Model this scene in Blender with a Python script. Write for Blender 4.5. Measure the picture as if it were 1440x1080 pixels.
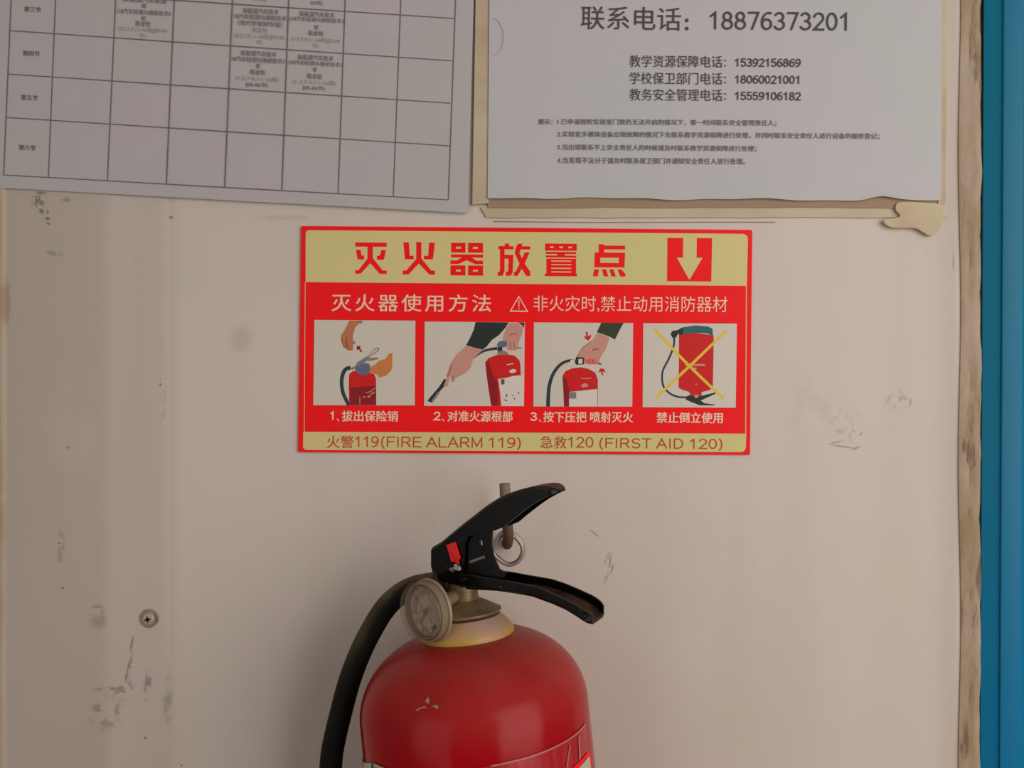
import bpy, bmesh, math, random
from math import sin, cos, pi, radians, sqrt
from mathutils import Vector, Matrix
from mathutils.geometry import tessellate_polygon
random.seed(7)
SC = bpy.context.scene
COL = SC.collection
for o in list(bpy.data.objects):
    bpy.data.objects.remove(o)

# ------------------------------------------------------------------ camera, light, exposure
F = 1100.0          # focal length in pixels of the 1440 px wide frame
D = 0.516           # camera to wall
CZ = 1.42           # camera height
cam = bpy.data.objects.new('camera', bpy.data.cameras.new('camera'))
COL.objects.link(cam)
cam.location = (0, -D, CZ)
cam.rotation_euler = (pi/2, 0, 0)
cam.data.sensor_fit = 'HORIZONTAL'
cam.data.sensor_width = 36.0
cam.data.lens = 36.0*F/1440.0
cam.data.clip_start = 0.01
SC.camera = cam

world = bpy.data.worlds.new('world'); SC.world = world
world.use_nodes = True
bg = world.node_tree.nodes['Background']
bg.inputs[0].default_value = (1.0, 0.955, 0.93, 1)
bg.inputs[1].default_value = 0.20

def area(name, loc, target, sx, sy, power, color):
    l = bpy.data.lights.new(name, 'AREA'); l.shape = 'RECTANGLE'
    l.size = sx; l.size_y = sy; l.energy = power; l.color = color
    o = bpy.data.objects.new(name, l); COL.objects.link(o)
    o.location = loc
    d = Vector(target)-Vector(loc)
    o.rotation_euler = d.to_track_quat('-Z', 'Y').to_euler()
    return o
# daylight from the open doorway to the right and the corridor window behind it
area('doorway_daylight', (0.98, -1.02, 1.56), (0.25, 0, 1.40), 1.1, 1.2, 13.3, (1.0, 0.94, 0.90))
# weaker fill lamp added at left, lifts shadows and shows in the bottle
area('left_fill', (-1.15, -1.5, 1.35), (0, 0, 1.35), 1.2, 1.4, 4.4, (1.0, 0.95, 0.92))

SC.view_settings.view_transform = 'Standard'
SC.view_settings.look = 'None'
SC.view_settings.gamma = 1.0
SC.view_settings.use_curve_mapping = False
SC.view_settings.exposure = 0.0

# ------------------------------------------------------------------ coordinates
def P(px, py, d=0.0):
    """photo pixel at distance d in front of the wall -> metres"""
    k = (D-d)/F
    return Vector(((px-720)*k, -d, CZ-(py-540)*k))
CAM = Vector((0, -D, CZ))
def ray(px, py):
    return Vector(((px-720)/F, 1.0, -(py-540)/F))

def srgb(r, g, b):
    def c(v):
        v /= 255.0
        return v/12.92 if v <= 0.04045 else ((v+0.055)/1.055)**2.4
    return (c(r), c(g), c(b), 1.0)

# ------------------------------------------------------------------ mesh helpers
def obj(name, verts, faces, mat=None, parent=None, smooth=None, bevel=None, origin=None):
    if parent is not None:
        off = Vector(parent.get('_w', (0, 0, 0)))
    elif origin is not None:
        off = Vector(origin)
    else:
        vs = [Vector(v) for v in verts]
        off = Vector([(min(v[i] for v in vs)+max(v[i] for v in vs))/2 for i in range(3)])
    me = bpy.data.meshes.new(name)
    me.from_pydata([tuple(Vector(v)-off) for v in verts], [], [tuple(f) for f in faces])
    me.update()
    bm = bmesh.new(); bm.from_mesh(me)
    bmesh.ops.recalc_face_normals(bm, faces=bm.faces)
    bm.to_mesh(me); bm.free()
    if mat: me.materials.append(mat)
    if smooth is not None:
        for p in me.polygons: p.use_smooth = True
        me.set_sharp_from_angle(angle=radians(smooth))
    o = bpy.data.objects.new(name, me); COL.objects.link(o)
    if parent is not None:
        o.parent = parent
    else:
        o.location = off
    o['_w'] = tuple(off)
    if bevel:
        m = o.modifiers.new('bevel', 'BEVEL'); m.width = bevel; m.segments = 2
        m.limit_method = 'ANGLE'; m.angle_limit = radians(40)
    return o

def thing(name, label, cat, loc, group=None):
    o = bpy.data.objects.new(name, None); COL.objects.link(o)
    o.empty_display_size = 0.02
    o.location = loc; o['_w'] = tuple(loc)
    o['label'] = label; o['category'] = cat
    if group: o['group'] = group
    return o
def tag(o, label, cat, group=None):
    o['label'] = label; o['category'] = cat
    if group: o['group'] = group
    return o
def struct(o, label=None):
    o['kind'] = 'structure'
    if label: o['label'] = label
    return o

class MB:
    def __init__(s): s.v = []; s.f = []
    def add(s, v, f):
        n = len(s.v); s.v += [Vector(x) for x in v]; s.f += [tuple(i+n for i in q) for q in f]
    def poly(s, pts):
        """flat filled polygon, may be concave; pts 3-D"""
        t = tessellate_polygon([[Vector(p) for p in pts]])
        s.add(pts, t)
    def polyh(s, outer, hole):
        t = tessellate_polygon([[Vector(p) for p in outer], [Vector(p) for p in hole]])
        s.add(list(outer)+list(hole), t)
    def box(s, a, b):
        x0, y0, z0 = a; x1, y1, z1 = b
        s.add([(x0,y0,z0),(x1,y0,z0),(x1,y1,z0),(x0,y1,z0),(x0,y0,z1),(x1,y0,z1),(x1,y1,z1),(x0,y1,z1)],
              [(0,3,2,1),(4,5,6,7),(0,1,5,4),(1,2,6,5),(2,3,7,6),(3,0,4,7)])
    def tube(s, pts, r, n=12, closed=False):
        pts = [Vector(p) for p in pts]; m = len(pts)
        rr = r if isinstance(r, (list, tuple)) else [r]*m
        up = None; rings = []
        for i, p in enumerate(pts):
            a = pts[(i-1) % m] if (closed or i > 0) else p
            b = pts[(i+1) % m] if (closed or i < m-1) else p
            t = (b-a).normalized()
            if up is None:
                up = t.orthogonal().normalized()
            up = (up-t*up.dot(t)).normalized()
            w = t.cross(up)
            rings.append([p+(up*cos(2*pi*k/n)+w*sin(2*pi*k/n))*rr[i] for k in range(n)])
        v = [q for R in rings for q in R]; f = []
        for i in range(m if closed else m-1):
            j = (i+1) % m
            for k in range(n):
                f.append((i*n+k, i*n+(k+1) % n, j*n+(k+1) % n, j*n+k))
        if not closed:
            f.append(tuple(range(n-1, -1, -1))); f.append(tuple((m-1)*n+k for k in range(n)))
        s.add(v, f)
    def lathe(s, prof, origin, axis, n=48, ref=None):
        """prof: list of (r, h) along axis"""
        a = Vector(axis).normalized(); u = (ref or a.orthogonal()).normalized()
        u = (u-a*u.dot(a)).normalized(); w = a.cross(u); O = Vector(origin)
        v = []; f = []; m = len(prof)
        for r, h in prof:
            for k in range(n):
                t = 2*pi*k/n
                v.append(O+a*h+(u*cos(t)+w*sin(t))*max(r, 1e-5))
        for i in range(m-1):
            for k in range(n):
                f.append((i*n+k, i*n+(k+1) % n, (i+1)*n+(k+1) % n, (i+1)*n+k))
        if prof[0][0] > 1e-4: f.append(tuple(range(n)))
        if prof[-1][0] > 1e-4: f.append(tuple((m-1)*n+k for k in range(n)))
        s.add(v, f)
    def prism(s, pts, back):
        """thin plate: polygon pts extruded by vector back"""
        t = tessellate_polygon([[Vector(p) for p in pts]]); n = len(pts)
        b = Vector(back)
        v = [Vector(p) for p in pts]+[Vector(p)+b for p in pts]
        f = list(t)+[tuple(i+n for i in reversed(q)) for q in t]
        f += [(i, (i+1) % n, (i+1) % n+n, i+n) for i in range(n)]
        s.add(v, f)
    def build(s, name, mat=None, parent=None, **k):
        return obj(name, s.v, s.f, mat, parent, **k)

def spline(pts, n=6, closed=False):
    pts = [Vector(p) for p in pts]; m = len(pts); out = []
    for i in range(m if closed else m-1):
        p1 = pts[i]; p2 = pts[(i+1) % m]
        p0 = pts[(i-1) % m] if (closed or i > 0) else p1
        p3 = pts[(i+2) % m] if (closed or i < m-2) else p2
        for k in range(n):
            t = k/n
            out.append(0.5*((2*p1)+(p2-p0)*t+(2*p0-5*p1+4*p2-p3)*t*t+(3*p1-p0-3*p2+p3)*t*t*t))
    if not closed: out.append(pts[-1])
    return out
def sp2(pts, n=5, closed=True):
    return [(v.x, v.y) for v in spline([(p[0], p[1], 0) for p in pts], n, closed)]

# ------------------------------------------------------------------ materials
def mat(name, col, rough=0.6, metal=0.0, spec=0.5, coat=0.0, trans=0.0, alpha=1.0):
    m = bpy.data.materials.new(name); m.use_nodes = True
    b = m.node_tree.nodes['Principled BSDF']
    b.inputs['Base Color'].default_value = col
    b.inputs['Roughness'].default_value = rough
    b.inputs['Metallic'].default_value = metal
    b.inputs['Specular IOR Level'].default_value = spec
    b.inputs['Coat Weight'].default_value = coat
    b.inputs['Transmission Weight'].default_value = trans
    b.inputs['Alpha'].default_value = alpha
    return m
class NT:
    def __init__(s, m):
        s.t = m.node_tree; s.n = s.t.nodes; s.l = s.t.links
        s.b = s.n['Principled BSDF']
        tc = s.n.new('ShaderNodeTexCoord'); geo = s.n.new('ShaderNodeNewGeometry')
        s.pos = geo.outputs['Position']; s.nor = geo.outputs['Normal']
    def noise(s, scale, detail=3, rough=0.55, vec=None, stretch=None):
        v = vec or s.pos
        if stretch:
            mp = s.n.new('ShaderNodeMapping'); mp.inputs['Scale'].default_value = stretch
            s.l.new(v, mp.inputs['Vector']); v = mp.outputs['Vector']
        q = s.n.new('ShaderNodeTexNoise'); q.inputs['Scale'].default_value = scale
        q.inputs['Detail'].default_value = detail; q.inputs['Roughness'].default_value = rough
        s.l.new(v, q.inputs['Vector']); return q.outputs['Fac']
    def ramp(s, x, a, b, lo=0.0, hi=1.0):
        q = s.n.new('ShaderNodeMapRange'); q.interpolation_type = 'SMOOTHSTEP'
        q.inputs['From Min'].default_value = a; q.inputs['From Max'].default_value = b
        q.inputs['To Min'].default_value = lo; q.inputs['To Max'].default_value = hi
        s.l.new(x, q.inputs['Value']); return q.outputs['Result']
    def math(s, op, a, b=None):
        q = s.n.new('ShaderNodeMath'); q.operation = op
        for i, x in enumerate((a, b)):
            if x is None: continue
            if isinstance(x, (int, float)): q.inputs[i].default_value = x
            else: s.l.new(x, q.inputs[i])
        return q.outputs[0]
    def mix(s, fac, a, b):
        q = s.n.new('ShaderNodeMix'); q.data_type = 'RGBA'
        if isinstance(fac, (int, float)): q.inputs[0].default_value = fac
        else: s.l.new(fac, q.inputs[0])
        for i, x in ((6, a), (7, b)):
            if isinstance(x, tuple): q.inputs[i].default_value = x
            else: s.l.new(x, q.inputs[i])
        return q.outputs[2]
    def bump(s, h, strength=0.2, dist=0.001):
        q = s.n.new('ShaderNodeBump'); q.inputs['Strength'].default_value = strength
        q.inputs['Distance'].default_value = dist
        s.l.new(h, q.inputs['Height']); s.l.new(q.outputs['Normal'], s.b.inputs['Normal'])
    def sep(s, v, i):
        q = s.n.new('ShaderNodeSeparateXYZ'); s.l.new(v, q.inputs[0]); return q.outputs[i]
    def color(s, c): s.l.new(c, s.b.inputs['Base Color'])
    def blob(s, px, py, rx, ry, rot=0):
        """soft ellipse mask of a stain fixed on the wall (1 at its centre)"""
        c = P(px, py, 0); k = D/F
        mp = s.n.new('ShaderNodeMapping'); mp.vector_type = 'TEXTURE'
        mp.inputs['Location'].default_value = c
        mp.inputs['Rotation'].default_value = (0, radians(rot), 0)
        mp.inputs['Scale'].default_value = (rx*k, 1.0, ry*k)
        s.l.new(s.pos, mp.inputs['Vector'])
        q = s.n.new('ShaderNodeVectorMath'); q.operation = 'LENGTH'
        s.l.new(mp.outputs['Vector'], q.inputs[0])
        return s.ramp(q.outputs['Value'], 0.3, 1.0, 1.0, 0.0)

WALLC = srgb(214, 201, 190)
m_wall = mat('painted_panel', WALLC, 0.62, spec=0.3)
w = NT(m_wall)
c = w.mix(w.ramp(w.noise(3.0, 2), 0.35, 0.65), WALLC, srgb(208, 198, 184))
c = w.mix(w.ramp(w.noise(16.0, 3), 0.4, 0.7, 0, .5), c, srgb(217, 201, 193))
c = w.mix(w.ramp(w.noise(9.0, 2, stretch=(1.6, 1, .25)), 0.45, 0.7, 0, .45), c, srgb(205, 192, 172))
# the left panel is darker and greyer, more so at its far left
c = w.mix(w.ramp(w.sep(w.pos, 0), (236-720)*D/F, (248-720)*D/F, .38, 0), c, srgb(184,168,156))
c = w.mix(w.ramp(w.sep(w.pos, 0), (140-720)*D/F, (165-720)*D/F, .6, 0), c, srgb(180,168,152))
c = w.mix(w.math('MULTIPLY', w.ramp(w.sep(w.pos, 0), (4-720)*D/F, (11-720)*D/F, .5, 0), w.ramp(w.noise(9, 3), .3, .6, .4, 1)), c, srgb(184,146,96))
STAINS = [  # px, py, rx, ry, rot, colour, strength, noise scale, lo, hi
    (338, 476, 22, 26, 0, (180,150,118), .55, 60, .3, .6),
    (150, 1000, 34, 36, 0, (120,96,76), .75, 130, .45, .6),
    (176, 975, 22, 30, 10, (100,84,72), .8, 200, .5, .6),
    (208, 962, 7, 30, 8, (96,80,68), .9, 160, .42, .58),
    (236, 985, 9, 45, 0, (110,98,84), .7, 90, .35, .6),
    (183, 935, 4, 26, 14, (92,78,66), .9, 220, .4, .55),
    (150, 968, 26, 4, -3, (88,74,62), .9, 150, .35, .5),
    (140, 868, 18, 24, 0, (140,124,112), .8, 120, .45, .6),
    (138, 852, 12, 4, 0, (110,104,98), .6, 160, .35, .5),
    (88, 772, 8, 44, 0, (120,104,90), .6, 170, .5, .6),
    (1262, 562, 26, 18, -10, (150,146,134), .8, 220, .5, .6),
    (1190, 600, 30, 34, 0, (170,155,142), .7, 230, .52, .62),
    (1150, 570, 60, 60, 0, (196,178,166), .6, 60, .45, .65),
    (56, 284, 15, 13, 0, (62,60,48), .95, 330, .47, .54),
    (60, 272, 10, 3, 0, (70,66,50), .9, 200, .3, .5),
    (60, 298, 6, 6, 0, (70,50,44), .95, 300, .42, .5),
    (95, 282, 9, 5, 0, (110,96,86), .8, 260, .45, .55),
    (78, 357, 16, 5, 8, (120,118,104), .8, 180, .42, .55),
    (230, 540, 6, 90, 0, (130,112,96), .45, 150, .5, .62),
    (855, 795, 9, 26, 10, (150,128,116), .8, 200, .5, .58),
    (400, 306, 60, 5, 0, (150,132,112), .35, 90, .3, .6),
    (105, 600, 60, 100, 0, (205,188,168), .45, 30, .35, .6),
    (10, 420, 9, 60, 0, (150,112,66), .8, 50, .3, .55),
    (6, 760, 6, 200, 0, (160,128,92), .7, 40, .3, .55),
]
noises = {}
for (px, py, rx, ry, rot, colr, st, ns, lo, hi) in STAINS:
    if ns not in noises: noises[ns] = w.noise(ns, 2, .5)
    k = w.math('MULTIPLY', w.blob(px, py, rx, ry, rot), w.ramp(noises[ns], lo, hi))
    k = w.math('MULTIPLY', k, st*.6)
    c = w.mix(k, c, srgb(*colr))
SPOTS = [(240, 305.5, 3.2, 2.6, 0, (90,74,62)), (85, 763, 1.8, 1.8, 0, (60,46,38)), (90, 826, 2.2, 2, 0, (50,42,36)),
         (205, 1037, 2.6, 2, 0, (70,58,50)), (255, 1076, 2, 1.6, 0, (90,78,66)), (226, 541, 1.8, 2, 0, (70,56,48)),
         (69, 308, 3.8, 2.8, 0, (66,54,46)), (70, 315, 3.4, 1.8, 40, (86,70,62)), (69, 299, 1.8, 3.2, 0, (86,76,70)),
         (98, 629, 1.8, 2.2, 0, (92,80,70)), (836, 750, 1.5, 9, -48, (140,120,108)), (858, 790, 1.5, 8, 6, (120,98,88)),
         (861, 800, 1.5, 9, 15, (132,110,100)), (1186, 628, 20, 1.3, 8, (132,118,104)), (1175, 622, 11, 1.2, -14, (140,124,110)),
         (1204, 630, 8, 1.3, -22, (128,112,98)), (1211, 610, 4, 1.4, -40, (140,124,112)), (702, 705, 3, 2.4, 0, (70,44,36)),
         (695, 711, 9, 7, 0, (168,142,104)), (1337, 370, 1, 13, 0, (130,134,132)), (1348, 450, 1.4, 30, -3, (140,140,132)),
         (1350, 840, 1.2, 14, -16, (132,112,100)), (852, 815, 1.2, 10, 22, (160,140,128)), (1280, 566, 1.4, 7, 10, (134,128,118)),
         (186, 905, 2, 12, 10, (112,94,82)), (178, 952, 1.6, 5, 10, (96,80,68))]
for (px, py, rx, ry, rot, colr) in SPOTS:
    c = w.mix(w.math('MULTIPLY', w.blob(px, py, rx*1.3, ry*1.3, rot), .62), c, srgb(*colr))
w.color(c)
w.bump(w.noise(120, 4), 0.10, 0.0006)

m_caulk = mat('old_caulk', srgb(172, 152, 130), 0.85)
w = NT(m_caulk)
c = w.mix(w.ramp(w.noise(26, 4, .65, stretch=(1.5, 1, .5)), .38, .68), srgb(180,160,138), srgb(158,134,102))
c = w.mix(w.ramp(w.noise(60, 4, .65, stretch=(1.5, 1, .3)), .58, .7, 0, .8), c, srgb(112,86,64))
w.color(c); w.bump(w.noise(90, 4), .6, .002)
m_plaster = mat('rough_plaster', srgb(196, 172, 140), 0.85)
w = NT(m_plaster); w.color(w.mix(w.ramp(w.noise(5, 2), .3, .7), srgb(196,176,146), srgb(200,184,160)))
m_blue = mat('blue_enamel', srgb(22, 128, 176), 0.42, spec=0.2)
w = NT(m_blue); w.color(w.mix(w.ramp(w.noise(5, 2, stretch=(1, 1, .15)), .35, .65), srgb(10,114,144), srgb(8,116,164)))
m_floor = mat('concrete_floor', srgb(170, 162, 152), 0.8)
w = NT(m_floor); w.color(w.mix(w.noise(6, 5), srgb(178,170,160), srgb(150,142,134)))

m_paper = mat('printer_paper', srgb(206, 202, 204), 0.6, spec=0.3)
w = NT(m_paper); w.color(w.mix(w.ramp(w.noise(7, 2), .35, .65), srgb(196,190,192), srgb(191,191,188)))
w.bump(w.noise(14, 2), .25, .002)
m_paper2 = mat('printer_paper_grey', srgb(196, 190, 190), 0.6, spec=0.3)
w = NT(m_paper2); w.color(w.mix(w.ramp(w.noise(7, 2), .35, .65), srgb(190,181,182), srgb(185,182,178)))
w.bump(w.noise(12, 2), .25, .002)
m_ink = mat('toner_ink', srgb(74, 70, 70), 0.7)
m_inkl = mat('toner_ink_faded', srgb(112, 105, 103), 0.7); m_inkm = mat('toner_ink_light', srgb(132, 124, 122), 0.7)
m_inkg = mat('toner_ink_pale', srgb(158, 150, 147), 0.7)
m_tape = mat('foam_tape_yellowed', srgb(196, 176, 148), 0.7)
w = NT(m_tape); w.color(w.mix(w.ramp(w.noise(18, 3, stretch=(.4, 1, 1)), .35, .65), srgb(200,186,156), srgb(188,162,134)))
m_tape2 = mat('foam_tape_brown', srgb(160, 134, 106), 0.75)
m_glue = mat('dried_glue', srgb(196, 180, 142), 0.7)
w = NT(m_glue); w.color(w.mix(w.ramp(w.noise(40, 3), .4, .62), srgb(200,186,148), srgb(196,170,142)))

m_sred = mat('sign_red', srgb(232, 30, 34), 0.4, spec=0.12)
w = NT(m_sred); w.color(w.mix(w.ramp(w.noise(9, 2), .3, .7), srgb(255,30,34), srgb(254,28,28)))
w.bump(w.noise(5, 2), .25, .004)
m_scream = mat('sign_photoluminescent_cream', srgb(222, 206, 138), 0.4, spec=.2)
w = NT(m_scream); w.color(w.mix(w.ramp(w.noise(6, 2), .35, .65), srgb(224,204,140), srgb(216,206,136)))
w.bump(w.noise(5, 2), .25, .004)
m_stext = mat('sign_pale_lettering', srgb(250, 206, 178), 0.4)
m_photo = mat('sign_picture_ground', srgb(214, 204, 188), 0.4)
def flat(n, r, g, b): return mat(n, srgb(r, g, b), 0.45, spec=.15)
m_pred = flat('print_red', 214, 38, 36); m_pdred = flat('print_dark_red', 150, 34, 38)
m_pskin = flat('print_skin', 206, 150, 134); m_pskin2 = flat('print_orange_skin', 208, 132, 74)
m_pskin3 = flat('print_brown_skin', 196, 120, 82)
m_pdark = flat('print_black', 48, 56, 52); m_phose = flat('print_hose', 52, 66, 74)
m_pgrey = flat('print_grey', 132, 132, 134); m_polive = flat('print_olive', 146, 136, 96)
m_pteal = flat('print_teal', 52, 108, 112); m_pyel = flat('print_yellow', 232, 200, 66)
m_pwhite = flat('print_white', 226, 214, 202); m_pgreen = flat('print_dark_green', 58, 72, 50)
m_pblue = flat('print_blue_grey', 104, 112, 134); m_pline = flat('print_outline', 120, 84, 78)
m_pblush = flat('print_blush', 226, 110, 104)

# extinguisher materials
m_red = mat('red_paint', srgb(176, 12, 20), 0.18, spec=0.16)
w = NT(m_red)
# dust lies on the shoulder of the bottle and thins out downwards
dust = w.ramp(w.sep(w.pos, 2), P(0, 1010, .075).z, P(0, 885, .075).z)
dust = w.math('MULTIPLY', dust, w.ramp(w.noise(35, 4, .6), .2, .75, .6, 1.0))
dust = w.math('MULTIPLY', dust, .2)
c = w.mix(w.ramp(w.noise(22, 3), .4, .7, 0, .5), srgb(168,0,15), srgb(150,2,14))
w.color(w.mix(dust, c, srgb(176,124,104)))
w.l.new(w.math('ADD', .14, w.math('MULTIPLY', dust, 1.2)), w.b.inputs['Roughness'])
w.bump(w.noise(10, 2), .12, .004)
m_film = mat('label_film', srgb(176, 16, 26), 0.2, spec=0.6)
w = NT(m_film); w.color(w.mix(w.ramp(w.noise(60, 4, stretch=(2, 2, .4)), .45, .65, 0, .6), srgb(172,10,20), srgb(190,60,66)))
m_filmedge = mat('label_film_edge', srgb(186, 106, 98), 0.3)
m_cream = mat('label_cream', srgb(190, 184, 160), 0.35)
m_chip = mat('paint_chip', srgb(160, 132, 100), 0.7)
m_black = mat('black_enamel', srgb(14, 14, 13), 0.4, spec=0.2)
w = NT(m_black)
up = w.ramp(w.sep(w.nor, 2), .3, .95)
dd = w.math('MULTIPLY', up, w.ramp(w.noise(60, 4, .6), .35, .65, .3, .9))
c = w.mix(w.math('MULTIPLY', dd, .42), srgb(5, 5, 4), srgb(130, 100, 84))
w.color(w.mix(w.ramp(w.noise(200, 3), .69, .74, 0, .35), c, srgb(110, 120, 130)))
w.l.new(w.ramp(dd, 0, 1, .3, .6), w.b.inputs['Roughness'])
m_hose = mat('black_rubber', srgb(26, 24, 19), 0.62, spec=0.12)
w = NT(m_hose)
dd = w.ramp(w.sep(w.nor, 2), .1, .9)
w.color(w.mix(w.math('MULTIPLY', dd, w.ramp(w.noise(40, 3), .3, .7, .4, .8)), srgb(22,21,16), srgb(128,108,84)))
w.bump(w.noise(160, 3), .15, .0006)
m_brass = mat('dusty_brass', srgb(140, 116, 80), 0.5, metal=0.35)
w = NT(m_brass)
w.color(w.mix(w.ramp(w.noise(60, 4), .35, .65), srgb(148,124,86), srgb(112,92,68)))
m_ring = mat('yellow_plastic', srgb(196, 168, 78), 0.5)
w = NT(m_ring)
dd = w.math('MULTIPLY', w.ramp(w.sep(w.nor, 2), .25, .9), w.ramp(w.noise(25, 2), .3, .65, .45, 1))
w.color(w.mix(dd, w.mix(w.ramp(w.noise(22, 2), .42, .6), srgb(186,148,60), srgb(190,148,108)), srgb(186,150,138)))
m_clear = bpy.data.materials.new('dusty_clear_plastic'); m_clear.use_nodes = True
t = m_clear.node_tree; t.nodes.clear()
out = t.nodes.new('ShaderNodeOutputMaterial'); mx = t.nodes.new('ShaderNodeMixShader')
tr = t.nodes.new('ShaderNodeBsdfTransparent'); pr = t.nodes.new('ShaderNodeBsdfPrincipled')
tr.inputs[0].default_value = (.93, .9, .86, 1)
pr.inputs['Base Color'].default_value = srgb(170, 148, 124); pr.inputs['Roughness'].default_value = .22
no = t.nodes.new('ShaderNodeTexNoise'); no.inputs['Scale'].default_value = 90
mr = t.nodes.new('ShaderNodeMapRange'); mr.inputs['To Min'].default_value = .06; mr.inputs['To Max'].default_value = .28
t.links.new(no.outputs['Fac'], mr.inputs['Value']); t.links.new(mr.outputs['Result'], mx.inputs[0])
t.links.new(tr.outputs[0], mx.inputs[1]); t.links.new(pr.outputs[0], mx.inputs[2]); t.links.new(mx.outputs[0], out.inputs[0])
m_case = mat('gauge_case_tan', srgb(150, 132, 110), 0.35)
m_casein = mat('gauge_wall_grey', srgb(116, 112, 110), 0.5)
m_dial = mat('gauge_dial', srgb(176, 160, 142), 0.6)
w = NT(m_dial); w.color(w.mix(w.ramp(w.noise(150, 3), .45, .62), srgb(196,178,160), srgb(150,132,118)))
m_dgreen = mat('dial_green', srgb(84, 96, 66), 0.6); m_dred = mat('dial_red', srgb(176, 146, 130), 0.6)
m_dyel = mat('dial_yellow', srgb(176, 156, 124), 0.6); m_dneedle = mat('dial_needle', srgb(126, 108, 94), 0.5)
m_steel = mat('dull_steel_wire', srgb(168, 154, 148), 0.38, metal=0.55)
m_pin = mat('steel_pin', srgb(140, 140, 140), 0.35, metal=0.8)
m_tag = mat('red_seal_plastic', srgb(240, 22, 22), 0.35)
m_seal = mat('crumpled_clear_seal', srgb(190, 170, 176), 0.25, spec=.7)
m_rust = mat('rusty_iron', srgb(118, 96, 74), 0.75, metal=0.2)
w = NT(m_rust)
c = w.mix(w.ramp(w.noise(50, 4), .35, .65), srgb(150,132,108), srgb(128,108,84))
w.color(w.mix(w.ramp(w.sep(w.pos, 2), P(0, 745, .02).z, P(0, 710, .02).z, .8, 0), c, srgb(84,48,36)))
w.bump(w.noise(200, 4), .4, .001)
m_screw = mat('painted_screw', srgb(178, 162, 150), 0.4, metal=.1)
m_dirt = mat('dirty_rubber_washer', srgb(140, 124, 110), 0.8)
w = NT(m_dirt); w.color(w.mix(w.ramp(w.noise(120, 3), .4, .6), srgb(160,144,130), srgb(112,96,84)))
m_darkcut = mat('recess_dark', srgb(64, 50, 42), 0.8)

# ------------------------------------------------------------------ the wall
k0 = D/F
ZT, ZB = 2.6, 0.0
# the wall's cross-section, (photo column at the wall, bulge towards the viewer in metres)
prof = [(-2400, .0030), (-800, .0030), (2, .0030), (9, .0010), (20, .0014), (80, .0016), (150, .0016), (160, .0010), (200, .0006), (226, .0006),
        (234, .0003), (238, -.0004), (242, -.0004), (248, .0001), (256, .0001), (300, 0), (700, 0), (1000, 0), (1250, .0),
        (1300, .0003), (1318, .0010), (1332, .0020), (1342, .0032), (1350, .0040), (1355, .0036), (1362, .0010)]
mb = MB()
def vwall(profile, zb, zt, mb, thick=.10):
    xs = [((px-720)*(D-d)/F, -d) for px, d in profile]
    n = len(xs)
    v = [(x, y, z) for z in (zb, zt) for x, y in xs]
    yb = thick
    v += [(xs[0][0], yb, zb), (xs[-1][0], yb, zb), (xs[0][0], yb, zt), (xs[-1][0], yb, zt)]
    f = [(i, i+1, n+i+1, n+i) for i in range(n-1)]
    b = 2*n
    f += [(b, b+1, b+3, b+2), (0, n, b+2, b), (n-1, b+1, b+3, 2*n-1)]
    f += [tuple([b]+list(range(n))+[b+1]), tuple([b+2]+list(range(n, 2*n))+[b+3])]
    mb.add(v, f)
vwall(prof, ZB, ZT, mb)
wall = struct(mb.build('wall_back', m_wall, smooth=35, origin=(0, 0, 0)), 'off-white painted panel wall with vertical seams and dirt marks')

# caulk strip with a ragged right edge between the wall and the blue frame
mb = MB(); n = 420; rows = []
for i in range(n+1):
    z = ZB+.002+(ZT-ZB-.004)*i/n
    rnd = random.Random(i).random
    e = sin(z*41)*1.4+sin(z*97+1)*1.2+sin(z*211)*.8+(rnd()-.5)*1.6
    g = lambda q, d: ((q-720)*(D-d)/F, -d, z)
    rows.append([g(1346+sin(z*31)*1.2, .0020), g(1350+sin(z*31)*1.5, .0047), g(1357+sin(z*23)*1.5, .0053+.0004*sin(z*130)),
                 g(1363+e*.4, .0046+.0005*sin(z*90+2)), g(1370+e*.6, .0057+.0004*rnd()),
                 g(1375.5+e, .0054+.0005*rnd()), g(1378.5+e*.8, .0044), g(1383, -.002)])
m_ = len(rows[0]); v = [q for r in rows for q in r]
f = [(i*m_+j, i*m_+j+1, (i+1)*m_+j+1, (i+1)*m_+j) for i in range(n) for j in range(m_-1)]
mb.add(v, f)
# back side closes it into a solid bead
nb = len(mb.v); mb.v += [Vector((x, .06, z)) for r in (rows[0], rows[-1]) for (x, y, z) in (r[0], r[-1])]
struct(mb.build('trim_1', m_caulk, smooth=50, origin=(0, 0, 0)), 'dirty beige caulk strip with ragged edge beside the blue frame')

# blue steel door frame, leaning by a fraction of a degree
mb = MB()
def bx(px): return (px-720)*k0
def lean(z): return (z-CZ)*0.0050
fr = [(1378.5, -.060), (1380, .0036), (1381.5, .0046), (1407, .0082), (1409, .0094), (1412, .0098), (1437, .0098), (1440.5, .0080), (1443, .0050), (1500, .0030), (1503, .004), (1520, .004), (1524, -.060)]
n = len(fr); v = []
for z in (ZB+.001, ZT-.001):
    for px, d in fr:
        v.append(((px-720)*(D-d)/F+lean(z), -d, z))
f = [(i, (i+1) % n, n+(i+1) % n, n+i) for i in range(n)]+[tuple(range(n)), tuple(range(n, 2*n))]
mb.add(v, f)
struct(mb.build('door_1', m_blue, smooth=25, origin=(0, 0, 0)), 'blue painted steel door frame with stepped edge')
# the strip of bare wall left of the panel
mb = MB(); mb.box((-1.5, -.0045, ZB), ((-4-720)*k0, .0, ZT))
struct(mb.build('trim_2', m_plaster, origin=(0, 0, 0)), 'yellowish batten at the left edge')
# floor far below the picture
mb = MB(); mb.box((-2.4, -3.2, -.1), (2.4, .1, 0))
struct(mb.build('floor', m_floor), 'plain concrete floor')

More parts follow.
